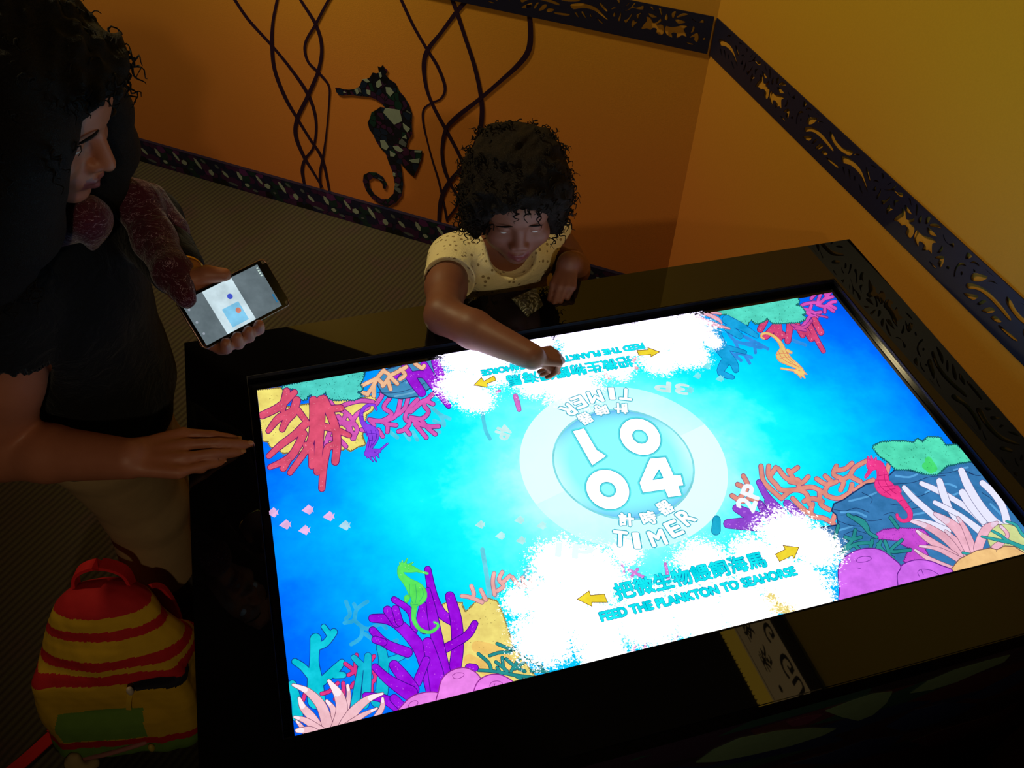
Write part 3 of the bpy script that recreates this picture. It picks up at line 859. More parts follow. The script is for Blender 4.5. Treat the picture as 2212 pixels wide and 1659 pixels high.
strokes('purple_coral_picture', 'B', '''1190,325,44 1230,520,60 1290,650,66 1380,715,60
1355,525,64 1400,700,80 1412,900,84 1390,1080,84
1540,730,44 1480,820,55 1320,915,60
1160,600,60 1150,700,80 1165,770,70
940,550,40 1060,640,44 1090,780,44
1190,480,36 1220,640,66 1250,800,80 1290,1000,90 1320,1130,96
780,690,56 900,700,70 1000,760,80 1120,900,90 1180,1040,100 1240,1230,120
890,630,60 960,720,70
950,620,50 980,720,50
780,780,50 880,880,60 1040,945,70
800,850,50 860,870,50
1190,870,70 1250,1100,110 1270,1250,110
1180,1000,50 1110,1170,60
940,1040,70 1020,1140,90 1080,1220,90
800,1055,50 900,1150,70 1060,1250,110
730,1270,50 860,1290,60 1020,1380,100
940,1290,60 990,1340,60
1500,1060,60 1540,1060,50''', (160, 2, 232), (62, 0, 150), 1.7, stack=True, specks=9, speck_rgb=(206, 84, 244), label='big purple finger coral behind the green seahorse')
blob('sponge_picture', 'B', '960,1420 1010,1330 1080,1270 1180,1242 1270,1248 1290,1300 1290,1400 1150,1460', (240, 132, 240), (150, 40, 150), 1.2, 0, smooth=True, lines=('1045,1350 1060,1320 1100,1305 1118,1320 1100,1345 1060,1360 1045,1350',))
blob('sponge_picture', 'B', '1268,1340 1272,1230 1300,1140 1370,1080 1460,1060 1540,1090 1590,1150 1620,1230 1500,1330', (242, 136, 240), (150, 40, 150), 1.2, 0, smooth=True, lines=('1375,1120 1400,1100 1450,1100 1460,1118 1420,1142 1385,1138 1375,1120',))
blob('sponge_picture', 'B', '1545,1270 1545,1200 1590,1140 1670,1110 1750,1120 1830,1170 1860,1240 1700,1300', (240, 128, 240), (150, 40, 150), 1.2, 0, smooth=True, lines=('1650,1200 1665,1170 1710,1160 1745,1175 1740,1190', '1690,1180 1685,1200'))
strokes('anemone_picture', 'B', '''235,1290,22 265,1360,50 320,1420,60 380,1500,60
440,1310,22 490,1380,44 490,1500,54
595,1195,22 600,1300,34 540,1510,60
190,1190,20 300,1240,50 400,1350,72 450,1510,84
455,1160,24 530,1270,72 550,1390,84 500,1530,74
855,1290,18 850,1360,36 800,1440,40
855,1255,16 740,1300,50 630,1400,74 560,1510,80
812,1365,14 700,1420,36 590,1500,56
200,1430,18 290,1460,44 420,1550,66
215,1460,14 250,1500,30 300,1580,40
220,1530,30 320,1530,56 400,1580,60''', (255, 196, 206), (120, 60, 90), 1.1, stack=True, tip=(255, 236, 244), label='pale pink anemone in the near left corner of the game picture')
# --- near right reef
strokes('peach_coral_picture', 'G', '''335,370 350,470 400,530 480,600
390,370 390,440 440,500
440,380 400,440
460,390 520,460 600,470 600,530
595,380 540,420
530,400 570,470
670,445 620,490 540,480
480,600 560,540 650,560 680,640
560,600 640,680 720,730
600,530 700,520 780,560
730,460 800,500 870,480
790,440 850,490
870,370 850,430 920,470 900,540
980,350 930,390 860,400
1080,335 1000,380 960,440 900,470
960,440 1040,480
980,500 960,560 880,600 800,580
750,560 760,640 820,680
640,620 700,600 770,620
700,640 690,720 780,740 850,780
1240,360 1220,430 1180,470
830,480 790,540 800,580
690,700 620,690
860,710 840,770
440,500 480,540 560,540
210,440 240,500 230,540
170,500 230,540 180,600
130,580 200,620 260,600 340,640
1130,470 1080,490 1000,540''', (232, 148, 132), (150, 76, 140), 1.4, w=30, label='peach fan coral at the right of the game picture')
strokes('purple_coral_picture', 'G', '''320,485,34 380,590,44 490,710,60
380,620,40 430,720,56
330,640,44 390,750,60
520,635,50 610,730,64
160,670,50 300,740,90
100,780,60 300,780,100''', (148, 70, 214), (90, 30, 160), 1.4, specks=10, speck_rgb=(200, 130, 240))
strokes('cyan_coral_picture', 'G', '20,750,50 15,830,60', (20, 176, 214), (10, 90, 150), 1.2)
blob('rock_picture', 'G', '740,810 880,790 870,720 835,690 850,640 920,610 990,560 1080,500 1200,480 1280,400 1350,395 1440,415 1500,430 1570,425 1660,360 1760,340 1850,345 2400,900 2400,1050 1700,1150 900,1010 780,920', (54, 124, 184), (20, 50, 100), 1.5, 0, label='blue rock at the right end of the game picture',
     lines=('1230,500 1400,490 1520,450 1640,440', '850,680 930,690 1010,670 1100,700', '900,720 1000,720 1100,760 1190,750', '1050,560 1120,600 1110,640', '1350,560 1440,590 1560,540', '1560,430 1660,420 1760,400 1860,440', '1380,680 1500,660 1560,690', '880,760 960,790 1040,800', '1250,640 1340,650 1400,620', '1900,560 1960,600 2000,640', '1800,420 1880,440 1920,420', '920,860 1000,830 1080,850', '1200,720 1270,700 1300,740'),
     light=(((92, 170, 228), '960,620 1080,590 1150,560/1290,440 1380,450 1440,430/1700,400 1800,380/1220,580 1360,540 1420,570/900,700 1010,700 1080,730/1500,560 1640,500 1720,520/880,830 980,800/1640,600 1740,560/1960,640 2040,720 2100,800/1400,720 1500,700', 14),))
blob('sea_bush_picture', 'G', '1130,235 1190,205 1260,200 1350,200 1420,210 1440,180 1480,205 1520,170 1600,170 1640,230 1720,225 1760,260 1830,330 1760,345 1650,365 1580,430 1500,425 1400,395 1290,390 1240,340 1180,300', (84, 226, 186), (16, 100, 110), 1.1, 5, 90, (20, 120, 90), light=(((70, 226, 120), '1500,370 1540,400/1520,330 1560,390', 50),), label='sea green bush coral at the right end of the game picture')
strokes('tube_anemone_picture', 'H', '''770,730,60 900,850,72 990,1000,72 1040,1200,84
-50,780,50 60,900,60 220,1040,62 400,1200,62
130,735,46 300,810,60 480,910,56 660,1030,60 820,1190,60
320,710,64 370,870,78 440,1030,62 560,1200,60
560,830,74 640,960,80 780,1130,74
550,600,66 620,760,84 740,960,86 880,1130,92 1000,1220,100
270,935,42 420,1010,52 560,1090,52 740,1230,74
20,1120,24 200,1150,56 400,1240,84''', (234, 234, 255), (96, 96, 150), 1.0, stack=True, label='white tube anemone in the near right corner of the game picture')
blob('sponge_picture', 'H', '820,1230 900,1180 1010,1165 1110,1190 1200,1270 1260,1400 1240,1520 1000,1500 850,1400', (212, 222, 150), (110, 120, 90), 0.8, 0, smooth=True)
blob('magenta_bush_picture', 'G', '1150,860 1200,830 1280,820 1400,820 1480,830 1550,900 1480,940 1510,1000 1520,1070 1380,1070 1340,1040 1380,950 1300,910 1180,900', (206, 76, 216), (110, 30, 140), 0.8, 4, 70, (140, 40, 170))
strokes('teal_twig_picture', 'G', '''950,720 1050,790 1100,850 1150,880
1000,740 1060,770 1090,820
880,800 860,870 850,960
1000,830 980,900 920,960
930,880 980,895 1040,880
1210,910 1240,1000 1220,1040
1250,740 1300,810
1180,910 1150,970
1330,900 1250,980 1390,970
900,1000 1000,930 1120,920
1160,930 1210,990 1270,1030
1000,940 1060,1000
1120,900 1110,980 1170,1010''', (40, 150, 150), (10, 60, 80), 1.2, w=22)
strokes('anemone_picture', 'H', '''60,1440,20 200,1530,44 450,1640,56
10,1130,30 200,1200,60 400,1330,84 560,1490,100
80,1240,26 200,1330,60 480,1500,64
110,1400,20 300,1430,40 540,1550,62
380,1240,26 500,1350,50 600,1490,54
960,1190,26 1030,1290,40 900,1420,80
270,1060,36 420,1150,84 540,1270,104 640,1480,84
510,1100,26 590,1230,52 680,1450,76
920,1155,34 800,1230,92 720,1420,94''', (248, 184, 204), (130, 80, 110), 1.0, stack=True, tip=(246, 214, 236), label='pink anemone in the near right corner of the game picture')
strokes('teal_twig_picture', 'H', '''870,1240,20 960,1290,26 1040,1350,30 1230,1430,44
760,1300,18 900,1330,26 1040,1360,30
1020,1140,18 1120,1180,24 1180,1270,30 1260,1330,36
560,1470,20 640,1490,26''', (48, 170, 168), (16, 80, 100), 1.0)
blob('sponge_picture', 'H', '400,1760 440,1640 520,1540 700,1450 850,1420 915,1440 1000,1400 1100,1405 1200,1470 1300,1500 1420,1560 1400,1760', (250, 198, 132), (130, 90, 80), 1.0, 0, lines=('915,1440 912,1460',), label='orange sponge at the near right corner of the game picture')
blob('sponge_picture', 'G', '1310,1260 1292,1210 1290,1150 1330,1080 1420,1045 1520,1050 1600,1080 1690,1125 1640,1220 1400,1290', (214, 108, 246), (110, 30, 150), 1.1, 0, smooth=True, lines=('1450,1160 1440,1130 1470,1110 1540,1120 1590,1150', '1465,1110 1480,1150'))
blob('sponge_picture', 'G', '900,1380 885,1250 878,1110 920,1030 1000,980 1090,962 1180,975 1260,1030 1320,1090 1295,1150 1300,1230 1310,1290 1100,1380', (214, 106, 246), (110, 30, 150), 1.1, 0, smooth=True, lines=('1005,1050 1020,1030 1060,1020 1105,1025 1108,1042 1070,1058 1020,1062 1005,1050', '1010,1100 1040,1110'))
blob('brain_coral_picture', 'G', '300,1420 330,1340 380,1280 440,1250 500,1290 560,1340 620,1330 600,1420', (246, 222, 130), None, 1, 4, 40, (150, 130, 70))
strokes('pink_twig_picture', 'P', '1342,1226,5 1346,1244,5/1358,1240,6 1390,1256,6/1375,1238,6 1362,1254,6/1435,1226,6 1442,1262,7', (216, 130, 220), (150, 80, 170), 0.6)
strokes('anemone_picture', 'P', '1360,1425,8 1372,1400,3/1390,1418,8 1392,1392,3/1410,1412,8 1415,1386,3/1430,1408,8 1438,1380,3/1450,1402,8 1462,1376,3/1345,1430,6 1350,1408,3', (238, 160, 210), (90, 90, 150), 0.6)
strokes('pink_twig_picture', 'E', '785,680,34 800,730,36 815,790,30/640,650,16 660,640,16', (218, 116, 206), (150, 60, 170), 1.0, specks=4, speck_rgb=(240, 170, 230))
strokes('peach_coral_picture', 'E', '1620,320 1690,370 1720,440/1740,380 1700,430 1750,460/1640,440 1700,480/1490,500 1530,540/1560,470 1500,520/1770,340 1730,300/1600,330 1560,300', (240, 170, 184), None, w=24)

# --- white plankton clouds, thick in the middle and breaking up at the rim
def fogmat():
    t = NT('plankton_cloud'); co = t.coords(); f = None
    B = [(1205, 1310, 95), (1270, 1250, 85), (1215, 1235, 75), (1175, 1380, 80), (1120, 1310, 42), (1290, 1360, 80), (1400, 1340, 90), (1500, 1330, 90), (1520, 1230, 70), (1600, 1320, 80), (1640, 1230, 80), (1700, 1165, 70), (1752, 1190, 62), (1720, 1270, 75), (1620, 1370, 40), (1760, 1300, 45), (1300, 1420, 62), (1740, 1330, 40), (1350, 1200, 40),
         (1010, 780, 56), (1000, 840, 52), (1030, 870, 40), (1080, 760, 52), (1150, 750, 60), (1230, 840, 66), (1160, 830, 50), (1270, 780, 70), (1250, 730, 60), (1340, 740, 66), (1420, 730, 66), (1480, 720, 56), (1420, 785, 44), (1480, 770, 46), (1330, 800, 40), (1190, 800, 50), (1535, 745, 24), (1060, 810, 50)]
    for u, v, r in B:
        c = Z(u, v, TZ); R_ = (np.linalg.norm(Z(u + r, v, TZ) - c) + np.linalg.norm(Z(u, v + r, TZ) - c)) / 2
        R_ = min(R_, np.linalg.norm(Z(u + r, v, TZ) - c) * 1.25)
        d = t.n('ShaderNodeVectorMath', operation='DISTANCE'); t.t.links.new(co, d.inputs[0]); d.inputs[1].default_value = (c[0], c[1], TZ)
        g = t.math('SUBTRACT', 1.0, t.math('DIVIDE', d.outputs['Value'], float(R_) * 1.12))
        f = g if f is None else t.math('MAXIMUM', f, g)
    n1 = t.noise(co, 300, 3, 0.8); n2 = t.noise(co, 36, 3, 0.6)
    a = t.math('ADD', f, t.math('ADD', t.math('MULTIPLY', t.math('SUBTRACT', n1, 0.5), 1.7), t.math('MULTIPLY', t.math('SUBTRACT', n2, 0.5), 0.5)))
    a = t.math('MULTIPLY', t.math('SUBTRACT', a, 0.14), 4.0, clamp=True)
    sep = t.n('ShaderNodeSeparateXYZ'); t.t.links.new(co, sep.inputs[0])
    col = t.ramp(t.math('DIVIDE', t.math('SUBTRACT', sep.outputs[1], 0.14), 0.15), [(0, (1, 1, 1)), (1, lin((224, 214, 255)))])
    e = t.n('ShaderNodeEmission'); t.t.links.new(col, e.inputs[0]); e.inputs[1].default_value = 2.4
    tr = t.n('ShaderNodeBsdfTransparent'); mx = t.n('ShaderNodeMixShader')
    t.t.links.new(a, mx.inputs[0]); t.l(tr, mx, 0, 1); t.l(e, mx, 0, 2); t.l(mx, t.out); return t.m
zf_ = nz_()
e_ = 2e-4
from_data('plankton_cloud_picture', [(-DX + e_, -DY + e_, zf_), (DX - e_, -DY + e_, zf_), (DX - e_, DY - e_, zf_), (-DX + e_, DY - e_, zf_)], [(0, 1, 2, 3)], fogmat(), display)['label'] = 'white plankton clouds drifting over the game picture'

# --- timer dial
def dialmat():
    t = NT('timer_glass'); co = t.coords()
    d = t.n('ShaderNodeVectorMath', operation='DISTANCE'); t.t.links.new(co, d.inputs[0]); d.inputs[1].default_value = (-0.0014, 0.0018, zf_)
    sep = t.n('ShaderNodeSeparateXYZ'); t.t.links.new(co, sep.inputs[0])
    r = t.math('DIVIDE', d.outputs['Value'], 0.105)
    yy = t.math('ABSOLUTE', t.math('DIVIDE', sep.outputs[1], 0.105))
    shade = t.math('MULTIPLY', t.math('POWER', r, 5), t.math('POWER', yy, 2), clamp=True)
    col = t.mix(shade, lin((140, 250, 255)), lin((84, 140, 226)))
    rim = t.math('MULTIPLY', t.math('MULTIPLY', t.math('SUBTRACT', r, 0.75), 3.0, clamp=True), t.math('MULTIPLY', t.math('SUBTRACT', 0.75, yy), 1.6, clamp=True))
    col = t.mix(rim, col, lin((222, 255, 255)))
    t.emit(col, 1.1); return t.m
def ringmat():
    t = NT('timer_ring'); co = t.coords()
    sep = t.n('ShaderNodeSeparateXYZ'); t.t.links.new(co, sep.inputs[0])
    an = t.math('ARCTAN2', sep.outputs[1], sep.outputs[0])
    a1 = t.math('MULTIPLY', t.math('GREATER_THAN', t.math('SINE', t.math('ADD', t.math('MULTIPLY', an, 2.0), 2.6)), 0.0), 0.35)
    a = t.math('ADD', a1, 0.55)
    e = t.n('ShaderNodeEmission'); e.inputs[0].default_value = (*lin((226, 255, 255)), 1); e.inputs[1].default_value = 1.1
    tr = t.n('ShaderNodeBsdfTransparent'); mx = t.n('ShaderNodeMixShader')
    t.t.links.new(a, mx.inputs[0]); t.l(tr, mx, 0, 1); t.l(e, mx, 0, 2); t.l(mx, t.out); return t.m
def annulus(r0, r1, z, n=96):
    V = []; F = []
    for i in range(n):
        a = 2 * math.pi * i / n
        V += [(-0.0014 + r0 * math.cos(a), 0.0018 + r0 * math.sin(a), z), (-0.0014 + r1 * math.cos(a), 0.0018 + r1 * math.sin(a), z)]
    for i in range(n): j = (i + 1) % n; F.append((2 * i, 2 * i + 1, 2 * j + 1, 2 * j))
    return V, F
V_, F_ = annulus(0.1046, 0.1528, nz_()); from_data('timer_ring_picture', V_, F_, ringmat(), display)
zz = nz_(); n_ = 96
from_data('timer_dial_picture', [(-0.0014 + 0.105 * math.cos(2 * math.pi * i / n_), 0.0018 + 0.105 * math.sin(2 * math.pi * i / n_), zz) for i in range(n_)], [tuple(range(n_))], dialmat(), display)['label'] = 'round pale blue timer in the middle of the game picture'
V_, F_ = annulus(0.1018, 0.1046, nz_()); from_data('timer_rim_picture', V_, F_, glow((136, 232, 240)), display)

# --- lettering
def textmesh(body, bold):
    cu = bpy.data.curves.new('t', 'FONT'); cu.body = body; cu.size = 1; cu.resolution_u = 3
    ob = bpy.data.objects.new('t', cu); COL.objects.link(ob); dg = bpy.context.evaluated_depsgraph_get()
    me = bpy.data.meshes.new_from_object(ob.evaluated_get(dg)); bpy.data.objects.remove(ob); return me
def letters(name, body, c, p0, p1, h, fill, line, bold=0.02, ol=0.03, parent=None, label=None, kf=1.0, jitter=False):
    """text whose baseline runs from p0 to p1 (picture pixels in crop c) and whose capitals are h metres tall"""
    (a,), (b,) = parse(c, p0), parse(c, p1); a = Z(*a, TZ)[:2]; b = Z(*b, TZ)[:2]
    e = b - a; L_ = np.linalg.norm(e); e /= L_; n = np.array([-e[1], e[0]])
    me = textmesh(body, 0); xs = [v.co.x for v in me.vertices]; x0, x1 = min(xs), max(xs); ys = [v.co.y for v in me.vertices]; y0, y1 = min(ys), max(ys)
    A = Art()
    for bo, rgb, z, k in ((bold + ol, line, nz_(), 1.0), (bold, fill, nz_(), kf)):
        if rgb is None: continue
        m = A.mi(rgb, k); r = bo * h
        for q_ in range(9 if bo > 0.01 else 1):
            ox, oy = (0, 0) if q_ == 8 or bo <= 0.01 else (r * math.cos(q_ * math.pi / 4), r * math.sin(q_ * math.pi / 4)); vv = []
            for v in me.vertices:
                q = a + e * ((v.co.x - x0) / (x1 - x0) * L_ + ox) + n * ((v.co.y - y0) / (y1 - y0) * h + oy); vv.append(A.bm.verts.new((q[0], q[1], z)))
            for p in me.polygons:
                f = A.bm.faces.new([vv[i] for i in p.vertices]); f.material_index = m
    bpy.data.meshes.remove(me)
    return A.done(name, parent or display, label)
CY, DKB = (0, 236, 255), (0, 84, 160)
letters('lettering', 'FEED THE PLANKTON TO SEAHORSE', 'P', '1299,1351', '1718,1250', 0.0125, CY, DKB, 0.08, 0.05, label='cyan line reading FEED THE PLANKTON TO SEAHORSE, near edge')
letters('lettering', '把微生物餵飼海馬', 'P', '1334,1306', '1655,1232', 0.0245, CY, DKB, 0.035, 0.024, label='cyan Chinese line along the near edge of the screen')
letters('lettering', 'FEED THE PLANKTON TO SEAHORSE', 'P', '1385,751', '1039,810', 0.0125, CY, DKB, 0.08, 0.05, label='upside-down cyan line reading FEED THE PLANKTON TO SEAHORSE, far edge')
letters('lettering', '把微生物餵飼海馬', 'P', '1358,779', '1092,822', 0.0245, CY, DKB, 0.035, 0.024, label='upside-down cyan Chinese line along the far edge of the screen')
LB_ = (40, 180, 206); WH = (255, 255, 255)
def ringnum(name, cx, cy, ax, ay, ix, iy, tilt):
    A = Art(); z0, z1, z2 = nz_(), nz_(), nz_(); n = 56; ti = math.radians(tilt)
    P = lambda x, y, a, b_, t: (1020 + (x + a * math.cos(t) * math.cos(ti) - b_ * math.sin(t) * math.sin(ti)) / 3.687, 820 + (y + a * math.cos(t) * math.sin(ti) + b_ * math.sin(t) * math.cos(ti)) / 3.687)
    for i in range(n):
        t0, t1 = 6.28319 * i / n, 6.28319 * (i + 1) / n
        for z, e_, rgb, k in ((z0, 16, (96, 236, 250), 1.0), (z1, 5, (20, 178, 206), 1.0), (z2, 0, (255, 255, 255), 1.3)):
            A.poly([P(cx, cy, ax + e_, ay + e_, t0), P(cx, cy, ax + e_, ay + e_, t1), P(cx, cy, ix - e_, iy - e_, t1), P(cx, cy, ix - e_, iy - e_, t0)], rgb, z, k)
    A.done(name, display)
def polynum(name, pts, hole):
    A = Art(); z0, z1, z2, z3 = nz_(), nz_(), nz_(), nz_(); P = parse('D', pts)
    for l in ([P] + ([parse('D', hole)] if hole else [])):
        for i in range(len(l)):
            a, b_ = l[i], l[(i + 1) % len(l)]; A.stroke([(*a, 9), (*b_, 9)], 0, (96, 236, 250), z0); 
            A.stroke([(*a, 2.6), (*b_, 2.6)], 0, (20, 178, 206), z1)
    if hole:
        h = parse('D', hole); from mathutils.geometry import tessellate_polygon
        allp = P + h; m = A.mi((255, 255, 255), 1.3)
        for tri in tessellate_polygon([[Vector((*p, 0)) for p in P], [Vector((*p, 0)) for p in h]]):
            f = A.bm.faces.new([A.bm.verts.new((*Z(*allp[i], TZ)[:2], z2)) for i in tri]); f.material_index = m
        for i in range(len(h)):
            a, b_ = h[i], h[(i + 1) % len(h)]; A.stroke([(*a, 1.6), (*b_, 1.6)], 0, (20, 178, 206), z3)
    else: A.poly(P, (255, 255, 255), z2, 1.3)
    A.done(name, display)
ringnum('timer_digit_picture', 1073, 912, 176, 150, 68, 58, 30); ringnum('timer_digit_picture', 1330, 493, 168, 136, 66, 52, 30)
polynum('timer_digit_picture', '1408,668 1530,657 1595,803 1650,797 1672,880 1632,885 1657,960 1552,975 1525,912 1352,938 1325,860', '1480,757 1510,822 1432,835')
polynum('timer_digit_picture', '797,452 885,428 985,600 1060,648 950,722', None)
def radial(body, pts, h, far):
    for ch, (u, v) in zip(body, pts):
        u, v = 1020 + u / 3.687, 820 + v / 3.687
        p = Z(u, v, TZ)[:2]; c = np.array([-0.0014, 0.0018]); out = (p - c) / np.linalg.norm(p - c)
        up = -out                       # feet outwards, heads to the middle
        e = np.array([up[1], -up[0]]); w_ = h * (0.95 if ord(ch) > 255 else (0.75 if ch != 'I' else 0.3)) * (1.15 if ch == 'M' else 1)
        a = p - e * w_ / 2 - up * h / 2; b = a + e * w_
        A0 = [tuple(pj_(q)) for q in (a, b)]
        letters('lettering', ch, 'P', '%f,%f' % A0[0], '%f,%f' % A0[1], h, WH, LB_, 0.05, 0.065)
def pj_(q):
    r = RM @ (np.array([q[0], q[1], TZ]) - CW); return (1106 + FPX * r[0] / r[2], 829.5 + FPX * r[1] / r[2])
radial('TIMER', [(1170, 1305), (1300, 1320), (1465, 1300), (1595, 1225), (1690, 1135)], 0.024, 0)
radial('計時器', [(1220, 1155), (1395, 1142), (1525, 1062)], 0.021, 0)
radial('TIMER', [(1215, 160), (1105, 155), (975, 180), (845, 225), (760, 290)], 0.024, 1)
radial('計時器', [(1178, 275), (1020, 288), (893, 355)], 0.021, 1)
letters('lettering', '1P', 'D', '660,1450', '950,1480', 0.021, (236, 255, 255), None, 0.06)
letters('lettering', '3P', 'D', '1710,90', '1450,55', 0.022, (214, 255, 255), None, 0.06)
letters('lettering', '4P', 'D', '218,400', '165,500', 0.022, (206, 255, 255), None, 0.06)
letters('lettering', '2P', 'G', '270,725', '330,560', 0.025, (246, 250, 255), None, 0.06)
YE, BR_ = (255, 222, 50), (110, 60, 30)
for c, s in (('C', '1050,468 1145,400 1155,435 1265,427 1290,492 1165,492 1168,525'), ('G', '425,1020 495,985 480,958 592,972 557,1052 545,1030 455,1073'),
             ('E', '455,612 515,550 535,580 615,535 632,572 560,600 562,628'), ('E', '1745,335 1835,330 1830,312 1925,347 1855,388 1855,368 1760,375')):
    blob('arrow_picture', c, s, YE, BR_, 0.7)
# --- seahorses and fish
def seahorse(c, fill, line, body, mane, label, hi=None, marks=''):
    o = strokes('seahorse_picture', c, mane + '\n' + body, fill, line, 1.0, label=label, specks=2, speck_rgb=hi or fill)
    if marks: strokes('body_ridges', c, marks, line, None, parent=o, w=4.5)
seahorse('A', (146, 66, 238), (70, 6, 170), '''1140,575,16 1115,535,18 1050,545,24 1008,600,28 1010,670,34 1040,725,50
1040,725,50 1100,780,110 1112,830,90 1075,920,54 1062,965,44
1060,970,56 1120,960,66 1165,945,34
1165,945,16 1240,880,10''', '1070,990,20 1110,1040,4\n1110,985,20 1140,1045,4\n1140,970,20 1165,1010,4\n1050,980,16 1060,1010,4', 'small purple seahorse at the far left of the game picture', (190, 120, 250), '1050,770 1075,850 1070,920/1090,760 1105,840 1085,920/1130,760 1140,830 1100,900/1045,800 1100,790 1150,800/1060,860 1110,850/1010,640 1030,640/1005,610 1022,605/1120,955 1130,960')
seahorse('F', (248, 208, 124), (232, 110, 90), '''990,605,12 965,590,16 970,560,20 1020,550,22 1090,580,26 1150,640,34 1180,700,44
1180,720,60 1180,780,130 1240,835,90 1320,885,54 1370,930,46
1380,960,56 1320,945,44
1300,935,18 1165,915,12
1230,730,30 1270,750,20''', '1380,980,30 1410,1015,4\n1350,975,26 1370,1015,4\n1400,960,20 1430,975,4', 'small orange seahorse at the far right of the game picture', None, '1140,740 1170,800 1230,850 1330,890/1180,730 1210,790 1270,850 1350,905/1215,730 1250,800 1310,860/1110,770 1180,760 1240,760/1140,820 1200,800 1260,800/1340,935 1360,940')
seahorse('B', (92, 238, 96), (60, 196, 110), '''1010,345,66 1065,355,54 1110,365,26
1110,368,18 1190,390,12
990,350,40 995,400,46 1040,450,64 1100,510,120 1125,560,120 1095,615,60
1095,640,36 1090,730,28 1130,800,24 1200,828,20 1255,800,18 1268,770,14 1240,752,10
1040,570,40 1035,590,30''', '1020,330,20 1040,280,4\n1050,330,20 1085,308,4\n995,330,16 985,310,4\n1000,325,20 1005,295,4', 'small lime green seahorse in front of the purple coral', (180, 255, 170), '1060,470 1060,550 1080,610/1100,470 1110,550 1100,610/1150,500 1160,550 1130,600/1070,625 1120,620/1045,360 1055,362')
seahorse('G', (255, 58, 146), (196, 20, 110), '''1105,395,74 1155,390,56
1095,430,26 1062,478,16
1165,400,56 1182,480,80 1178,530,104 1215,565,110 1265,600,70
1285,610,50 1340,680,38 1372,730,34 1368,775,28 1325,790,20 1290,770,20 1282,745,14
1280,560,40 1300,580,24''', '1085,380,24 1080,335,10\n1110,370,24 1100,330,8\n1130,365,20 1135,340,6', 'small hot pink seahorse at the right of the game picture', (255, 130, 180), '1150,440 1150,510 1180,560 1240,610/1190,440 1200,510 1240,570 1280,600/1135,500 1180,500 1220,500/1150,550 1200,545 1250,540/1190,590 1230,570 1270,560/1155,470 1210,460/1300,650 1325,640/1340,700 1365,690/1110,400 1120,402')
def fish(pts, rgb, flip=1, sc=1.0):
    A = Art(); z = nz_()
    for u, v in pts:
        s = 11 * sc
        A.poly([(u - 13 * sc, v + 2), (u + 2, v - s), (u + 8 * sc, v - s * 0.6), (u + 8 * sc, v + s * 0.7), (u + 4, v + s)], rgb, z)
        A.poly([(u + 8 * sc, v - 3), (u + 13 * sc, v - 7 * sc), (u + 11 * sc, v), (u + 13 * sc, v + 6 * sc), (u + 8 * sc, v + 4)], rgb, z)
    return A.done('fish_picture', display)
fish([(668, 1116), (713, 1130), (620, 1148), (661, 1160), (593, 1122)], (240, 190, 240))
fish([(747, 1150)], (178, 222, 246))
fish([(1037, 1148), (1121, 1138), (1168, 1150), (1080, 1172), (1124, 1182)], (190, 255, 255), sc=0.85)
fish([(1502, 827), (1550, 833), (1486, 858), (1522, 806)], (130, 236, 250), sc=0.7)
settle(table)
# ------------------------------------------------------------------ lit sign high on the right wall (seen mirrored in the tabletop)
def sgn(s, z, off): return CORNER + ER * s + NR * (0.005 - off) + np.array([0, 0, z])
sign = empty('wall_sign', tuple(sgn(0.95, 1.86, 0)), 'cream lit sign with dark serif lettering and gold ribbed top, high on the right wall', 'sign')
def slab(name, s0, s1, z0, z1, d0, d1, mat, parent):
    P = [sgn(s, z, d) for z in (z0, z1) for s, d in ((s0, d0), (s1, d0), (s1, d1), (s0, d1))]
    b = bmesh.new(); v = [b.verts.new(p) for p in P]
    for f in ((3, 2, 1, 0), (4, 5, 6, 7), (0, 1, 5, 4), (1, 2, 6, 5), (2, 3, 7, 6), (3, 0, 4, 7)): b.faces.new([v[i] for i in f])
    bmesh.ops.recalc_face_normals(b, faces=b.faces[:]); return from_bm(name, b, mat, parent)
t_ = NT('sign_lightbox_face'); t_.emit(lin((236, 196, 130)), 0.62)
slab('sign_face', 0.2, 2.4, 1.875, 2.12, 0.0005, 0.02, t_.m, sign)
slab('lower_rail', 0.2, 2.4, 1.858, 1.8748, 0.0005, 0.03, plain('dark_brown_rail', (30, 20, 14), 0.5), sign)
t_ = NT('gold_lightbox'); t_.emit(lin((240, 190, 60)), 1.0)
ribs = []
b = bmesh.new()
sp = 0.2
while sp < 2.4:
    P = [sgn(s, z, d) for z, d0_, d1_ in ((2.1205, 0.0005, 0.026), (2.20, 0.0005, 0.030)) for s, d in ((sp, d0_), (sp + 0.014, d0_), (sp + 0.0115, d1_), (sp + 0.0025, d1_))]
    v = [b.verts.new(p) for p in P]
    for f in ((3, 2, 1, 0), (4, 5, 6, 7), (0, 1, 5, 4), (1, 2, 6, 5), (2, 3, 7, 6), (3, 0, 4, 7)): b.faces.new([v[i] for i in f])
    sp += 0.0142
bmesh.ops.recalc_face_normals(b, faces=b.faces[:]); from_bm('gold_ribbed_strip', b, t_.m, sign)
M_INK = plain('sign_ink', (24, 14, 10), 0.6)
def wtext(body, s0, z0, h, w):
    me = textmesh(body, 0); xs = [v.co.x for v in me.vertices]; ys = [v.co.y for v in me.vertices]; x0, x1, y0, y1 = min(xs), max(xs), min(ys), max(ys)
    V = []; F = []
    for dx in (-0.003, 0, 0.003):
        o = len(V); V += [sgn(s0 + dx + (v.co.x - x0) / (x1 - x0) * w, z0 + (v.co.y - y0) / (y1 - y0) * h, 0.0206) for v in me.vertices]
        F += [tuple(i + o for i in p.vertices) for p in me.polygons]
    bpy.data.meshes.remove(me); from_data('sign_lettering', V, F, M_INK, sign)
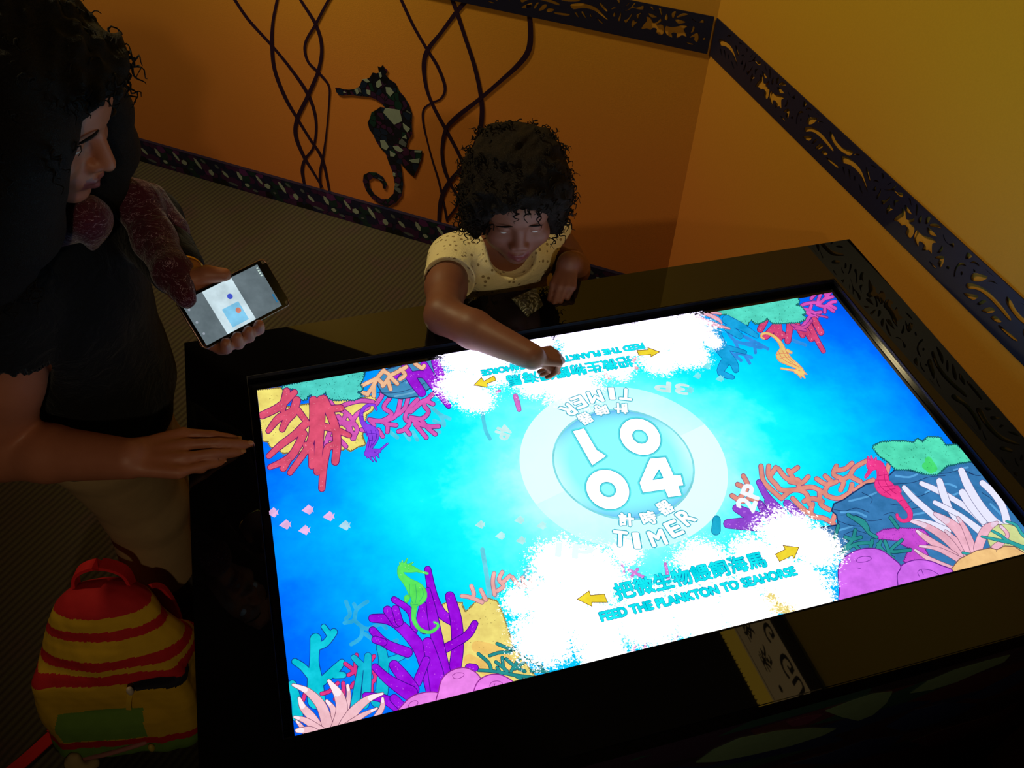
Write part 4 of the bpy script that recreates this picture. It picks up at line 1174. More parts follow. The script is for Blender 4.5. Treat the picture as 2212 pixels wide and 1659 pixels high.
wtext('O', 0.770, 1.908, 0.052, 0.048); wtext('L', 0.832, 1.908, 0.052, 0.030); wtext('G', 0.872, 1.908, 0.052, 0.045)
wtext('G', 0.965, 1.908, 0.062, 0.055); wtext('U', 1.035, 1.908, 0.052, 0.042); wtext('G', 1.10, 1.908, 0.052, 0.045)
wtext('夜', 0.795, 2.010, 0.060, 0.060); wtext('秀', 0.895, 2.000, 0.062, 0.062); wtext('·', 1.005, 2.03, 0.016, 0.016)
for z_ in (1.888, 2.107): slab('sign_line', 0.22, 2.38, z_, z_ + 0.002, 0.0201, 0.0206, M_INK, sign)
settle(sign)
# ------------------------------------------------------------------ bodies as one smooth surface (distance field + surface nets)
class Field:
    def __init__(s, lo, hi, vox):
        s.lo = np.array(lo, float); s.vox = vox; s.n = np.ceil((np.array(hi) - s.lo) / vox).astype(int) + 1
        s.f = np.full(s.n, 0.5, np.float32)
    def _sub(s, c0, c1, m):
        a = np.clip(np.floor((np.array(c0) - m - s.lo) / s.vox).astype(int), 0, s.n); b = np.clip(np.ceil((np.array(c1) + m - s.lo) / s.vox).astype(int) + 1, 0, s.n)
        if (b <= a).any(): return None, None
        g = np.meshgrid(*[s.lo[i] + s.vox * np.arange(a[i], b[i]) for i in range(3)], indexing='ij')
        return (slice(a[0], b[0]), slice(a[1], b[1]), slice(a[2], b[2])), np.stack(g, -1)
    def _put(s, sl, d, k, sub=False):
        f = s.f[sl]
        if sub:
            h = np.maximum(k - np.abs(-d - f), 0) / max(k, 1e-6); s.f[sl] = np.maximum(f, -d) + h * h * k / 4
        else:
            h = np.maximum(k - np.abs(d - f), 0) / max(k, 1e-6); s.f[sl] = np.minimum(f, d) - h * h * k / 4
    def cone(s, a, b, r1, r2, k=0.01, sub=False, flat=None):
        a = np.array(a, float); b = np.array(b, float); r = max(r1, r2); m = r + k + 3 * s.vox
        sl, p = s._sub(np.minimum(a, b), np.maximum(a, b), m)
        if sl is None: return
        q = p - a; ba = b - a; L2 = ba @ ba + 1e-12
        t = np.clip((q @ ba) / L2, 0, 1); v = q - t[..., None] * ba
        if flat is not None:                    # squash across a direction by a factor
            n, fz = flat; n = np.array(n) / np.linalg.norm(n); c = v @ n; v = v + (c * (1 / fz - 1))[..., None] * n
        d = np.linalg.norm(v, axis=-1) - (r1 + (r2 - r1) * t)
        s._put(sl, d.astype(np.float32), k, sub)
    def chain(s, pts, rs, k=0.01, **kw):
        for i in range(len(pts) - 1): s.cone(pts[i], pts[i + 1], rs[i], rs[i + 1], k, **kw)
    def ell(s, c, r, R_=None, k=0.01, sub=False, noise=None):
        c = np.array(c, float); r = np.array(r, float); R_ = np.eye(3) if R_ is None else R_
        ext = np.sqrt(((R_ * r) ** 2).sum(1)); m = k + 3 * s.vox
        sl, p = s._sub(c - ext, c + ext, m)
        if sl is None: return
        q = (p - c) @ R_; k0 = np.linalg.norm(q / r, axis=-1); k1 = np.linalg.norm(q / (r * r), axis=-1) + 1e-9
        d = k0 * (k0 - 1) / k1
        if noise is not None: d = d + noise(p)
        s._put(sl, d.astype(np.float32), k, sub)
    def rbox(s, c, h, r, R_=None, k=0.01, sub=False, noise=None):
        c = np.array(c, float); h = np.array(h, float); R_ = np.eye(3) if R_ is None else R_
        ext = (np.abs(R_) * (h + r)).sum(1); sl, p = s._sub(c - ext, c + ext, k + 3 * s.vox)
        if sl is None: return
        q = np.abs((p - c) @ R_) - h; d = np.linalg.norm(np.maximum(q, 0), axis=-1) + np.minimum(q.max(-1), 0) - r
        if noise is not None: d = d + noise(p)
        s._put(sl, d.astype(np.float32), k, sub)
    def cut(s, co, no, k=0.004):                # removes everything beyond a plane
        g = np.meshgrid(*[s.lo[i] + s.vox * np.arange(s.n[i]) for i in range(3)], indexing='ij', sparse=True)
        d = -sum((g[i] - co[i]) * no[i] for i in range(3))
        s.f = np.maximum(s.f, (-d).astype(np.float32))
    def mesh(s):
        f = s.f; sg = f < 0; nx, ny, nz = f.shape
        cs = np.zeros((nx - 1, ny - 1, nz - 1), np.int8)
        for i in (0, 1):
            for j in (0, 1):
                for k in (0, 1): cs += sg[i:nx - 1 + i, j:ny - 1 + j, k:nz - 1 + k]
        act = np.argwhere((cs > 0) & (cs < 8)); idx = np.full(cs.shape, -1, np.int32); idx[tuple(act.T)] = np.arange(len(act))
        P = np.zeros((len(act), 3)); C_ = np.zeros(len(act))
        off = [(i, j, k) for i in (0, 1) for j in (0, 1) for k in (0, 1)]
        for a in off:
            for ax in range(3):
                if a[ax]: continue
                b = list(a); b[ax] = 1
                va = f[tuple((act + a).T)]; vb = f[tuple((act + b).T)]; m = (va < 0) != (vb < 0)
                t = np.where(m, va / (va - vb + 1e-12), 0); q = np.array(a, float)[None, :].repeat(len(act), 0); q[:, ax] += t
                P += q * m[:, None]; C_ += m
        P = s.lo + (act + P / C_[:, None]) * s.vox
        F = []
        for ax in range(3):
            o1, o2 = (ax + 1) % 3, (ax + 2) % 3
            A = [slice(None)] * 3; B = [slice(None)] * 3; A[ax] = slice(0, -1); B[ax] = slice(1, None)
            e = sg[tuple(A)] != sg[tuple(B)]; q = np.argwhere(e); q = q[(q[:, o1] > 0) & (q[:, o2] > 0) & (q[:, o1] < f.shape[o1] - 1) & (q[:, o2] < f.shape[o2] - 1)]
            d1 = np.zeros(3, int); d1[o1] = 1; d2 = np.zeros(3, int); d2[o2] = 1
            quad = np.stack([idx[tuple((q - d1 - d2).T)], idx[tuple((q - d2).T)], idx[tuple(q.T)], idx[tuple((q - d1).T)]], 1)
            fl = ~sg[tuple(q.T)]; quad[fl] = quad[fl][:, ::-1]; F.append(quad)
        F = np.concatenate(F); F = F[(F >= 0).all(1)]
        return P, F
def solid(name, P, F, mats, parent, classify=None, smooth_it=1):
    for _ in range(smooth_it):                  # light Laplacian relax
        acc = np.zeros_like(P); cnt = np.zeros(len(P))
        for i in range(4):
            a, b = F[:, i], F[:, (i + 1) % 4]
            np.add.at(acc, a, P[b]); np.add.at(cnt, a, 1)
            np.add.at(acc, b, P[a]); np.add.at(cnt, b, 1)
        P = P * 0.5 + 0.5 * acc / np.maximum(cnt, 1)[:, None]
    me = bpy.data.meshes.new(name); me.vertices.add(len(P)); me.vertices.foreach_set('co', P.astype(np.float32).ravel())
    me.loops.add(len(F) * 4); me.loops.foreach_set('vertex_index', F.astype(np.int32).ravel())
    me.polygons.add(len(F)); me.polygons.foreach_set('loop_start', np.arange(0, len(F) * 4, 4, dtype=np.int32))
    me.update(calc_edges=True); me.validate()
    me.polygons.foreach_set('use_smooth', [True] * len(me.polygons))
    o = link(name, me, mats, parent)
    if classify is not None and len(me.polygons) == len(F): me.polygons.foreach_set('material_index', classify(P[F].mean(1)).astype(np.int32))
    return o
def unit(v): v = np.array(v, float); return v / np.linalg.norm(v)
def frame(fwd, up):                             # columns: forward, left, up
    f = unit(fwd); l = unit(np.cross(up, f)); u = np.cross(f, l); return np.stack([f, l, u], 1)
def rot(v, ax, deg):
    a = math.radians(deg); ax = unit(ax); v = np.array(v, float)
    return v * math.cos(a) + np.cross(ax, v) * math.sin(a) + ax * (ax @ v) * (1 - math.cos(a))

def head(F, c, R_, s=1.0, child=False, closed=True):
    """head with eye level at c; R_ columns forward, left, up"""
    T = lambda x, y, z: c + R_ @ (np.array([x, y, z]) * s)
    E = lambda p, r, k=0.012, **kw: F.ell(T(*p), np.array(r) * s, R_, k * s, **kw)
    cr = 1.07 if child else 1.0
    E((-0.012, 0, 0.036), (0.100 * cr, 0.078 * cr, 0.088 * cr))
    E((0.045, 0, 0.038), (0.050, 0.062, 0.050), 0.02)
    E((0.030, 0, -0.045), (0.062, 0.060 if child else 0.056, 0.068 if child else 0.072), 0.025)
    for y in (-1, 1):
        E((0.015, y * 0.040, -0.060), (0.045, 0.024, 0.034), 0.02)
        E((0.062, y * 0.040, -0.032), (0.024, 0.026 if child else 0.021, 0.028 if child else 0.022), 0.014)
    E((0.070, 0, -0.098 if not child else -0.090), (0.020, 0.022, 0.018), 0.018)
    F.cone(T(0.086, 0.010, 0.020), T(0.072, 0.046, 0.019), 0.009 * s, 0.007 * s, 0.010 * s); F.cone(T(0.086, -0.010, 0.020), T(0.072, -0.046, 0.019), 0.009 * s, 0.007 * s, 0.010 * s)
    for y in (-1, 1): E((0.098, y * 0.031, 0.000), (0.016, 0.017, 0.012), 0.012, sub=True)
    nz = 0.102 if child else 0.112
    F.cone(T(0.084, 0, 0.012), T(nz - 0.008, 0, -0.030), 0.0085 * s, 0.0105 * s, 0.008 * s)
    E((nz - 0.006, 0, -0.036), (0.011, 0.010, 0.009), 0.006)
    for y in (-1, 1): E((0.094, y * 0.013, -0.038), (0.011, 0.0075, 0.008), 0.005)
    E((0.078, 0, -0.062), (0.020, 0.030, 0.020), 0.012)
    F.chain([T(0.088, 0.020, -0.067), T(0.0965, 0.008, -0.0615), T(0.0955, 0, -0.063), T(0.0965, -0.008, -0.0615), T(0.088, -0.020, -0.067)], [0.003 * s, 0.0055 * s, 0.005 * s, 0.0055 * s, 0.003 * s], 0.003 * s)
    F.chain([T(0.087, 0.017, -0.071), T(0.0945, 0, -0.0745), T(0.087, -0.017, -0.071)], [0.004 * s, 0.0070 * s, 0.004 * s], 0.003 * s)
    F.chain([T(0.092, 0.021, -0.0675), T(0.1025, 0, -0.0680), T(0.092, -0.021, -0.0675)], [0.0012 * s, 0.0018 * s, 0.0012 * s], 0.002 * s, sub=True)
    for y in (-1, 1):                           # lowered lids over the eyeballs
        E((0.0745, y * 0.031, 0.0005), (0.0135, 0.0150, 0.0115), 0.003)
    for y in (-1, 1):
        E((-0.008, y * 0.078 * cr, -0.012), (0.018, 0.007, 0.030), 0.006)
        E((-0.004, y * 0.086 * cr, -0.010), (0.010, 0.004, 0.018), 0.004, sub=True)
    return T
def hand(F, w, f, n, s_, sc, curls, spread=(8, 2, -4, -10), thumb=None, k=0.008, wide=1.0):
    """w wrist, f finger direction, n back of the hand, s_ towards the thumb; curls = three bends for each finger"""
    f, n, s_ = unit(f), unit(n), unit(s_)
    L_ = [(0.082, 0.043, 0.025, 0.020), (0.086, 0.047, 0.029, 0.021), (0.081, 0.043, 0.027, 0.020), (0.073, 0.034, 0.021, 0.018)]
    tips = []
    for i, (m, a, b, c) in enumerate(L_):
        so = (0.026 - 0.0175 * i) * sc * wide; d = rot(f, n, -spread[i] if np.cross(n, f) @ s_ > 0 else spread[i])
        base = w + s_ * so * 0.55 + f * 0.008 * sc; kn = w + s_ * so * 1.1 + f * m * sc + n * (0.003 if i in (1, 2) else 0) * sc
        F.cone(base, kn, 0.0135 * sc, 0.0108 * sc, k * sc)
        p = kn; dd = d; r = (0.0092, 0.0094, 0.0090, 0.0080)[i] * sc
        ax = np.cross(n, f); ang = 0
        for j, (L1, rr) in enumerate(((a, 0.94), (b, 0.86), (c, 0.76))):
            ang += curls[i][j]; dd = rot(d, np.cross(d, -n), ang); q = p + dd * L1 * sc
            F.cone(p, q, r, r * rr / (1 if j == 0 else (0.94, 0.86)[j - 1]), 0.0022 * sc); p = q; r = r * 0.93
        tips.append((p, dd, r))
    if thumb is None: thumb = (42, 18, 20, 0.0)
    a0, b1, b2, dn = thumb
    d = rot(f, n, -a0 if np.cross(n, f) @ s_ > 0 else a0); d = unit(d - n * dn)
    b0 = w + s_ * 0.018 * sc + f * 0.016 * sc - n * 0.004 * sc; p1 = b0 + d * 0.044 * sc
    F.cone(b0, p1, 0.0155 * sc, 0.0120 * sc, 0.009 * sc)
    back = lambda v, g: unit(v + (f - v * (v @ f)) * math.tan(math.radians(g)))
    d2 = back(d, b1); p2 = p1 + d2 * 0.033 * sc; F.cone(p1, p2, 0.0112 * sc, 0.0102 * sc, 0.004 * sc)
    d3 = back(d2, b2); p3 = p2 + d3 * 0.024 * sc; F.cone(p2, p3, 0.0102 * sc, 0.0084 * sc, 0.003 * sc); tips.append((p3, d3, 0.0084 * sc))
    return tips
def skin_mat(name, rgb, rgb2):
    t = NT(name); nz = t.noise(t.coords(), 55, 4, 0.6); n2 = t.noise(t.coords(), 900, 2)
    t.bsdf(t.mix(nz, lin(rgb), lin(rgb2)), 0.5, 0.35, bump=n2, bstr=0.12, bdist=0.0006); return t.m
SK1 = skin_mat('warm_brown_skin', (134, 84, 66), (118, 72, 55)); SK2 = skin_mat('light_brown_skin', (158, 98, 74), (144, 86, 62))
M_LIP = plain('lip', (118, 58, 54), 0.4, 0.4); M_LASH = plain('dark_lash', (20, 14, 12), 0.6); M_NAIL = plain('fingernail', (176, 126, 104), 0.3, 0.5)
def hairmat(name, rgb):
    t = NT(name); t.bsdf(t.mix(t.noise(t.coords(), 140, 4, 0.7), lin(rgb), tuple(x * 0.4 for x in lin(rgb))), 0.65, 0.2, bump=t.noise(t.coords(), 320, 3, 0.8, 1.5), bstr=0.9, bdist=0.004); return t.m
M_HAIR1 = hairmat('near_black_hair', (17, 12, 12)); M_HAIR2 = hairmat('dark_brown_hair', (32, 20, 14))
def curls(name, seeds, mat, parent, n, L0, L1, amp, rad, grav=0.6, outw=0.5, rng=None, seg=4, freq=(1.5, 3.2), steps=14):
    """loose curly locks starting at seeds = [(point, outward), ...]"""
    rng = rng or RNG; parts = []
    for _ in range(n):
        p, o = seeds[rng.integers(0, len(seeds))]; o = unit(o); L_ = rng.uniform(L0, L1)
        side = unit(np.cross(o, rng.normal(size=3))); up2 = np.cross(o, side); d = unit(o * outw + np.array([0, 0, -grav]) + rng.normal(size=3) * 0.35)
        a = rng.uniform(0, 6.28); fr = rng.uniform(*freq); am = amp * rng.uniform(.5, 1.3); pts = []; e1 = unit(np.cross(d, o + 1e-3)); e2 = np.cross(d, e1)
        for i in range(steps):
            t = i / (steps - 1); g = np.array([0, 0, -grav * 0.35 * L_ * t * t])
            pts.append(p + d * L_ * t + g + am * min(1, 3 * t) * (math.cos(a + 6.283 * fr * t) * e1 + math.sin(a + 6.283 * fr * t) * e2))
        parts.append(tube(pts, [rad * (1 - 0.75 * (i / (steps - 1)) ** 2) for i in range(steps)], seg))
    V, F = merge(parts); return from_data(name, V, F, mat, parent, True)
def surf_seeds(P, F, pick, rng, n):
    c = P[F]; cen = c.mean(1); nr = np.cross(c[:, 2] - c[:, 0], c[:, 3] - c[:, 1]); nr /= np.linalg.norm(nr, axis=1)[:, None] + 1e-12
    i = np.where(pick(cen))[0]; i = rng.choice(i, min(n, len(i)), replace=False); return list(zip(cen[i], nr[i]))
def sh_noise(sc, amp, seed=0):
    r = np.random.default_rng(seed); D_ = r.normal(size=(14, 3)) * sc; ph = r.uniform(0, 6.28, 14)
    def f(p): 
        v = 0
        for d, h in zip(D_, ph): v = v + np.sin(p @ d + h)
        return v * amp / 5
    return f
# ------------------------------------------------------------------ the child behind the far edge
rngc = np.random.default_rng(11)
child = empty('person', (-0.05, 0.55, 0), 'small child with curly dark hair in a pale yellow dotted top, reaching over the screen', 'person')
HC = np.array([-0.042, 0.462, 0.920]); toC = CW - HC
fw = unit([-0.17, -0.95, -0.17]); RC = frame(fw, (0.0, 0, 1.0))
F = Field((-0.34, 0.08, 0.0), (0.24, 0.74, 1.08), 0.0032)
sA, sB = np.array([-0.140, 0.520, 0.765]), np.array([0.052, 0.545, 0.765])       # shoulders (picture left, right)
neck = np.array([-0.045, 0.520, 0.80])
head(F, HC, RC, 0.82, True)
F.cone(HC + RC @ np.array([-0.028, 0, -0.06]), neck, 0.036, 0.038, 0.02)
F.cone(neck, neck + (0, 0.015, -0.04), 0.038, 0.05, 0.02)
ch = np.array([-0.045, 0.555, 0.68]); hips = np.array([-0.045, 0.575, 0.46])
F.cone(sA, sB, 0.034, 0.034, 0.03); F.ell(ch, (0.10, 0.070, 0.12), None, 0.04); F.ell((ch + hips) / 2, (0.092, 0.068, 0.12), None, 0.04); F.ell(hips, (0.098, 0.075, 0.075), None, 0.03)
for sx in (-1, 1):
    F.chain([hips + (sx * 0.048, 0, -0.03), np.array([-0.045 + sx * 0.055, 0.565, 0.26]), np.array([-0.045 + sx * 0.057, 0.59, 0.045])], [0.055, 0.040, 0.027], 0.02)
    F.cone([-0.045 + sx * 0.057, 0.60, 0.030], [-0.045 + sx * 0.064, 0.515, 0.022], 0.026, 0.020, 0.01, flat=((0, 0, 1), 0.85))
# reaching arm
eA = np.array([-0.196, 0.340, 0.798]); wA = Z(1150, 771, 0.822)
F.chain([sA, sA * 0.5 + eA * 0.5 + (-0.004, 0, 0), eA], [0.036, 0.033, 0.031], 0.02)
F.chain([eA, eA * 0.65 + wA * 0.35, wA], [0.031, 0.031, 0.0205], 0.01)
tipA = Z(1216, 796, TZ + 0.006)
fA = unit(np.array([*(Z(1200, 800, 0.77) - wA)[:2], -0.010])); 
hA = hand(F, wA, unit([fA[0], fA[1], -0.42]), unit([0.15, -0.1, 1.0]), unit(np.cross([0, 0, 1.0], fA)), 0.60,
          [(26, 12, 6), (62, 62, 40), (68, 66, 40), (70, 66, 40)], thumb=(34, 10, 25, 0.5))
# arm with the hand lying on the near rim
eB = np.array([0.098, 0.520, 0.700]); wB = np.array([0.050, 0.425, 0.797])
F.chain([sB, sB * 0.5 + eB * 0.5, eB], [0.036, 0.033, 0.030], 0.02); F.chain([eB, eB * 0.6 + wB * 0.4, wB], [0.030, 0.029, 0.0215], 0.01)
hB = hand(F, wB, unit([-0.42, -0.70, -0.28]), unit([0.10, -0.30, 1.0]), unit([-0.8, 0.5, 0.1]), 0.62,
          [(22, 40, 26), (20, 38, 26), (22, 40, 28), (28, 42, 30)], thumb=(30, 20, 20, 0.35))
P_, F_ = F.mesh()
Rt = RC.T
def cls_child(c):
    q = (c - HC) @ RC / 0.82
    lips = (q[:, 0] > 0.084) & (abs(q[:, 1]) < 0.0215) & (q[:, 2] < -0.0565) & (q[:, 2] > -0.0805)
    return lips.astype(int)
body_c = solid('body', P_, F_, [SK1, M_LIP], child, cls_child)
def face_bits(R_, c, s, parent, brow_mat):
    T = lambda x, y, z: c + R_ @ (np.array([x, y, z]) * s)
    for y in (-1, 1):
        pts = [T(0.0845 - 0.0018 * k * k * 0.9, y * (0.031 + 0.0062 * k), -0.0050 + 0.0008 * abs(k)) for k in (-2, -1, 0, 1, 2)]
        V, Fc = tube(pts, np.array([0.0006, 0.0012, 0.0014, 0.0013, 0.0008]) * s, 6); from_data('eyelashes', V, Fc, M_LASH, parent, True)
        pts = [T(0.0955 - 0.0011 * (k + 1.5) ** 2, y * (0.031 + 0.0078 * k), 0.0200 - 0.0008 * k * k - 0.0030 * k) for k in (-2, -1, 0, 1, 2)]
        pts = [p + R_ @ np.array([0.0015, 0, 0]) for p in pts]
        V, Fc = tube(pts, np.array([0.0010, 0.0017, 0.0020, 0.0016, 0.0007]) * s, 8); from_data('eyebrow', V, Fc, brow_mat, parent, True)
        e = bmesh.new(); bmesh.ops.create_uvsphere(e, u_segments=20, v_segments=12, radius=0.0118 * s)
        bmesh.ops.translate(e, verts=e.verts, vec=Vector(T(0.0745, y * 0.031, -0.003)))
        from_bm('eyeball', e, M_EYE, parent, True)
M_EYE = plain('eye_white', (214, 206, 200), 0.15, 0.6)
face_bits(RC, HC, 0.82, child, M_HAIR2)
def nails(tips, parent, n_up, sc, only=None):
    for i, (p, d, r) in enumerate(tips):
        u = unit(n_up - d * (n_up @ d)); q = p - d * r * 0.2 + u * r * 0.82
        b = bmesh.new(); bmesh.ops.create_uvsphere(b, u_segments=12, v_segments=8, radius=1)
        M3 = np.stack([d * r * 0.72, np.cross(u, d) * r * 0.62, u * r * 0.16], 1)
        M4 = Matrix([[*M3[0], q[0]], [*M3[1], q[1]], [*M3[2], q[2]], [0, 0, 0, 1]]); bmesh.ops.transform(b, matrix=M4, verts=b.verts)
        from_bm('fingernail', b, M_NAIL, parent, True)
nails(hB, child, np.array([0.1, -0.3, 1.0]), 0.6)
# hair: one curly mass, then loose ringlets
H = Field((-0.22, 0.28, 0.78), (0.16, 0.66, 1.08), 0.0030)
T = lambda x, y, z: HC + RC @ (np.array([x, y, z]) * 0.82)
nf = sh_noise(170, 0.0035, 4); nf2 = sh_noise(60, 0.004, 5); nn = lambda p: nf(p) + nf2(p)
H.ell(T(-0.016, 0, 0.042), (0.096, 0.088, 0.082), RC, 0.01, noise=nn)
H.ell(T(-0.040, 0, -0.010), (0.070, 0.082, 0.078), RC, 0.02, noise=nn)
for y in (-1, 1):
    H.ell(T(-0.010, y * 0.078, -0.010), (0.048, 0.025, 0.050), RC, 0.015, noise=nn)
    H.ell(T(0.004, y * 0.082, -0.045), (0.032, 0.024, 0.032), RC, 0.012, noise=nn)
    H.ell(T(0.030, y * 0.062, 0.052), (0.045, 0.036, 0.040), RC, 0.015, noise=nn)
H.ell(T(0.050, 0.0, 0.072), (0.038, 0.066, 0.026), RC, 0.015, noise=nn)
H.ell(T(-0.02, 0.035, 0.100), (0.05, 0.036, 0.026), RC, 0.02, noise=nn); H.ell(T(-0.02, -0.04, 0.096), (0.05, 0.040, 0.026), RC, 0.02, noise=nn)
H.ell(T(0.095, 0, -0.020), (0.062, 0.056, 0.072), RC, 0.008, sub=True)
Ph, Fh = H.mesh(); solid('curly_hair', Ph, Fh, M_HAIR2, child, None, 1)
def pk(c):
    q = (c - HC) @ RC / 0.82; return (q[:, 2] > -0.09) & ~((q[:, 0] > 0.045) & (q[:, 2] < 0.055) & (abs(q[:, 1]) < 0.062))
seeds = surf_seeds(Ph, Fh, pk, rngc, 900); seeds = [(p - 0.004 * n, n) for p, n in seeds]
o_ = curls('hair_ringlets', seeds, M_HAIR2, child, 620, 0.012, 0.028, 0.0040, 0.0015, 0.5, 0.55, rngc); o_['kind'] = 'stuff'

# pale yellow top with small dots
def dotted():
    t = NT('pale_yellow_dotted_cotton'); co = t.coords()
    v = t.n('ShaderNodeTexVoronoi'); v.inputs['Scale'].default_value = 84; v.inputs['Randomness'].default_value = 0.75; t.t.links.new(co, v.inputs['Vector'])
    m = t.math('LESS_THAN', v.outputs['Distance'], 0.24); nz = t.noise(co, 24, 4)
    base = t.mix(nz, lin((246, 232, 168)), lin((244, 226, 184)))
    wv = t.noise(co, 900, 2)
    t.bsdf(t.mix(t.math('MULTIPLY', m, 0.8), base, lin((126, 96, 44))), 0.85, 0.2, bump=t.math('ADD', t.math('MULTIPLY', wv, 0.3), t.noise(co, 38, 3, 0.6, 2.0)), bstr=0.5, bdist=0.006, sheen=0.2); return t.m
S_ = Field((-0.34, 0.30, 0.38), (0.24, 0.74, 0.87), 0.0030)
fold = sh_noise(42, 0.0030, 8)
S_.cone(sA + (0.005, 0, 0.004), sB + (-0.005, 0, 0.004), 0.041, 0.041, 0.03); S_.ell(ch, (0.112, 0.082, 0.13), None, 0.04, noise=fold)
S_.ell((ch + hips) / 2, (0.104, 0.080, 0.13), None, 0.04, noise=fold); S_.ell(hips + (0, 0, 0.02), (0.110, 0.086, 0.075), None, 0.03, noise=fold)
S_.ell(np.array([-0.045, 0.50, 0.755]), (0.088, 0.050, 0.050), None, 0.03, noise=fold)
dA = unit(eA - sA); S_.chain([sA, sA + (eA - sA) * 0.52], [0.045, 0.046], 0.02)
dB = unit(eB - sB); S_.chain([sB, sB + (eB - sB) * 0.42], [0.045, 0.045], 0.02)
S_.cone(sA + (eA - sA) * 0.58, sA + (eA - sA) * 0.58 + dA * 0.06, 0.058, 0.06, 0.002, sub=True)
S_.cone(sB + (eB - sB) * 0.52, sB + (eB - sB) * 0.52 + dB * 0.06, 0.058, 0.06, 0.002, sub=True)
S_.cone(neck + (0.002, -0.01, 0.07), neck + (0.006, -0.045, -0.004), 0.056, 0.044, 0.006, sub=True)
S_.cone(np.array([-0.2, 0.58, 0.375]), np.array([0.12, 0.58, 0.375]), 0.03, 0.03, 0.002, sub=True)
Ps, Fs = S_.mesh(); solid('dotted_top', Ps, Fs, dotted(), child, None, 1)
# shorts and shoes, hidden behind the table from the front
T2 = Field((-0.20, 0.46, 0.0), (0.12, 0.70, 0.56), 0.004)
T2.ell(hips + (0, 0, -0.01), (0.106, 0.083, 0.070), None, 0.02)
for sx in (-1, 1): T2.cone(hips + (sx * 0.05, 0, -0.03), [-0.045 + sx * 0.056, 0.567, 0.30], 0.062, 0.056, 0.02)
Pt, Ft = T2.mesh(); solid('shorts', Pt, Ft, plain('blue_cotton', (50, 60, 96), 0.9, 0.2, 0.2, 60), child)
for sx in (-1, 1):
    T3 = Field((-0.045 + sx * 0.06 - 0.06, 0.44, -0.002), (-0.045 + sx * 0.06 + 0.06, 0.68, 0.09), 0.003)
    T3.cone([-0.045 + sx * 0.057, 0.612, 0.034], [-0.045 + sx * 0.066, 0.505, 0.028], 0.037, 0.031, 0.01); T3.cone([-0.045 + sx * 0.057, 0.60, 0.04], [-0.045 + sx * 0.057, 0.597, 0.072], 0.034, 0.033, 0.01)
    T3.f = np.maximum(T3.f, (0.0 - (T3.lo[2] + T3.vox * np.arange(T3.n[2])))[None, None, :].astype(np.float32))
    Pq, Fq = T3.mesh(); solid('shoe', Pq, Fq, plain('white_canvas_shoe', (190, 188, 184), 0.7), child)
settle(child)
# clear packet under the child's hand
pk_ = [Z(u, v, TOP + 0.006) for u, v in ((1104, 640), (1140, 680), (1174, 655), (1168, 616), (1143, 618))]
t = NT('crinkled_clear_film'); co = t.coords(); nz = t.noise(co, 55, 4, 0.7, 2.5)
t.bsdf(t.ramp(nz, [(0.35, lin((26, 22, 22))), (0.55, lin((74, 74, 52))), (0.62, lin((190, 190, 170))), (0.68, lin((50, 50, 40)))]), 0.12, 0.9, bump=nz, bstr=1.0, bdist=0.01)
M_FILM = t.m
b = bmesh.new(); n_ = 15; A0, A1, A3, A2 = pk_[0], pk_[1], pk_[3] * 0.6 + pk_[4] * 0.4, pk_[2]
G = [[None] * n_ for _ in range(n_)]; G2 = [[None] * n_ for _ in range(n_)]
for i in range(n_):
    for j in range(n_):
        u, v = i / (n_ - 1), j / (n_ - 1); p = (A0 * (1 - u) + A1 * u) * (1 - v) + (A3 * (1 - u) + A2 * u) * v
        edge = math.sin(math.pi * u) * math.sin(math.pi * v); z = TOP + 0.0012 + 0.007 * edge ** 0.5 + (0.0016 * math.sin(23 * u + 9 * v) + 0.0012 * math.sin(31 * v - 14 * u)) * edge
        G[i][j] = b.verts.new((p[0], p[1], z)); G2[i][j] = b.verts.new((p[0], p[1], TOP + 0.0006))
for i in range(n_ - 1):
    for j in range(n_ - 1):
        b.faces.new((G[i][j], G[i + 1][j], G[i + 1][j + 1], G[i][j + 1])); b.faces.new((G2[i][j], G2[i][j + 1], G2[i + 1][j + 1], G2[i + 1][j]))
    b.faces.new((G[i][0], G2[i][0], G2[i + 1][0], G[i + 1][0])); b.faces.new((G[i][-1], G[i + 1][-1], G2[i + 1][-1], G2[i][-1]))
    b.faces.new((G[0][i], G[0][i + 1], G2[0][i + 1], G2[0][i])); b.faces.new((G[-1][i], G2[-1][i], G2[-1][i + 1], G[-1][i + 1]))
bmesh.ops.recalc_face_normals(b, faces=b.faces[:])
tag(from_bm('plastic_packet', b, M_FILM, None, True), "small crinkled clear plastic packet under the child's left hand on the table rim", 'packet')
# ------------------------------------------------------------------ the woman at the left end of the table
rngw = np.random.default_rng(23)
woman = empty('person', (-0.82, 0.45, 0), 'woman with big curly black hair in a black top, standing left of the table', 'person')
yw, pw = math.radians(-25), math.radians(24)
fw = np.array([math.cos(pw) * math.cos(yw), math.cos(pw) * math.sin(yw), -math.sin(pw)]); RWm = frame(fw, (0, 0, 1)); SW = 0.91
HW = D(231, 352, 1.13) - RWm @ (np.array([0.106, 0, -0.034]) * SW)
F = Field((-1.06, 0.06, 0.0), (-0.40, 0.70, 1.45), 0.0036)
head(F, HW, RWm, SW)
TW = lambda x, y, z: HW + RWm @ (np.array([x, y, z]) * SW)
nb = np.array([-0.745, 0.36, 1.085]); F.cone(TW(-0.03, 0, -0.07), nb, 0.050, 0.052, 0.02)
shR = np.array([-0.785, 0.262, 1.010]); shL = np.array([-0.735, 0.520, 1.025])
chw = np.array([-0.742, 0.395, 0.93]); wst = np.array([-0.750, 0.41, 0.77]); hpw = np.array([-0.782, 0.440, 0.66])
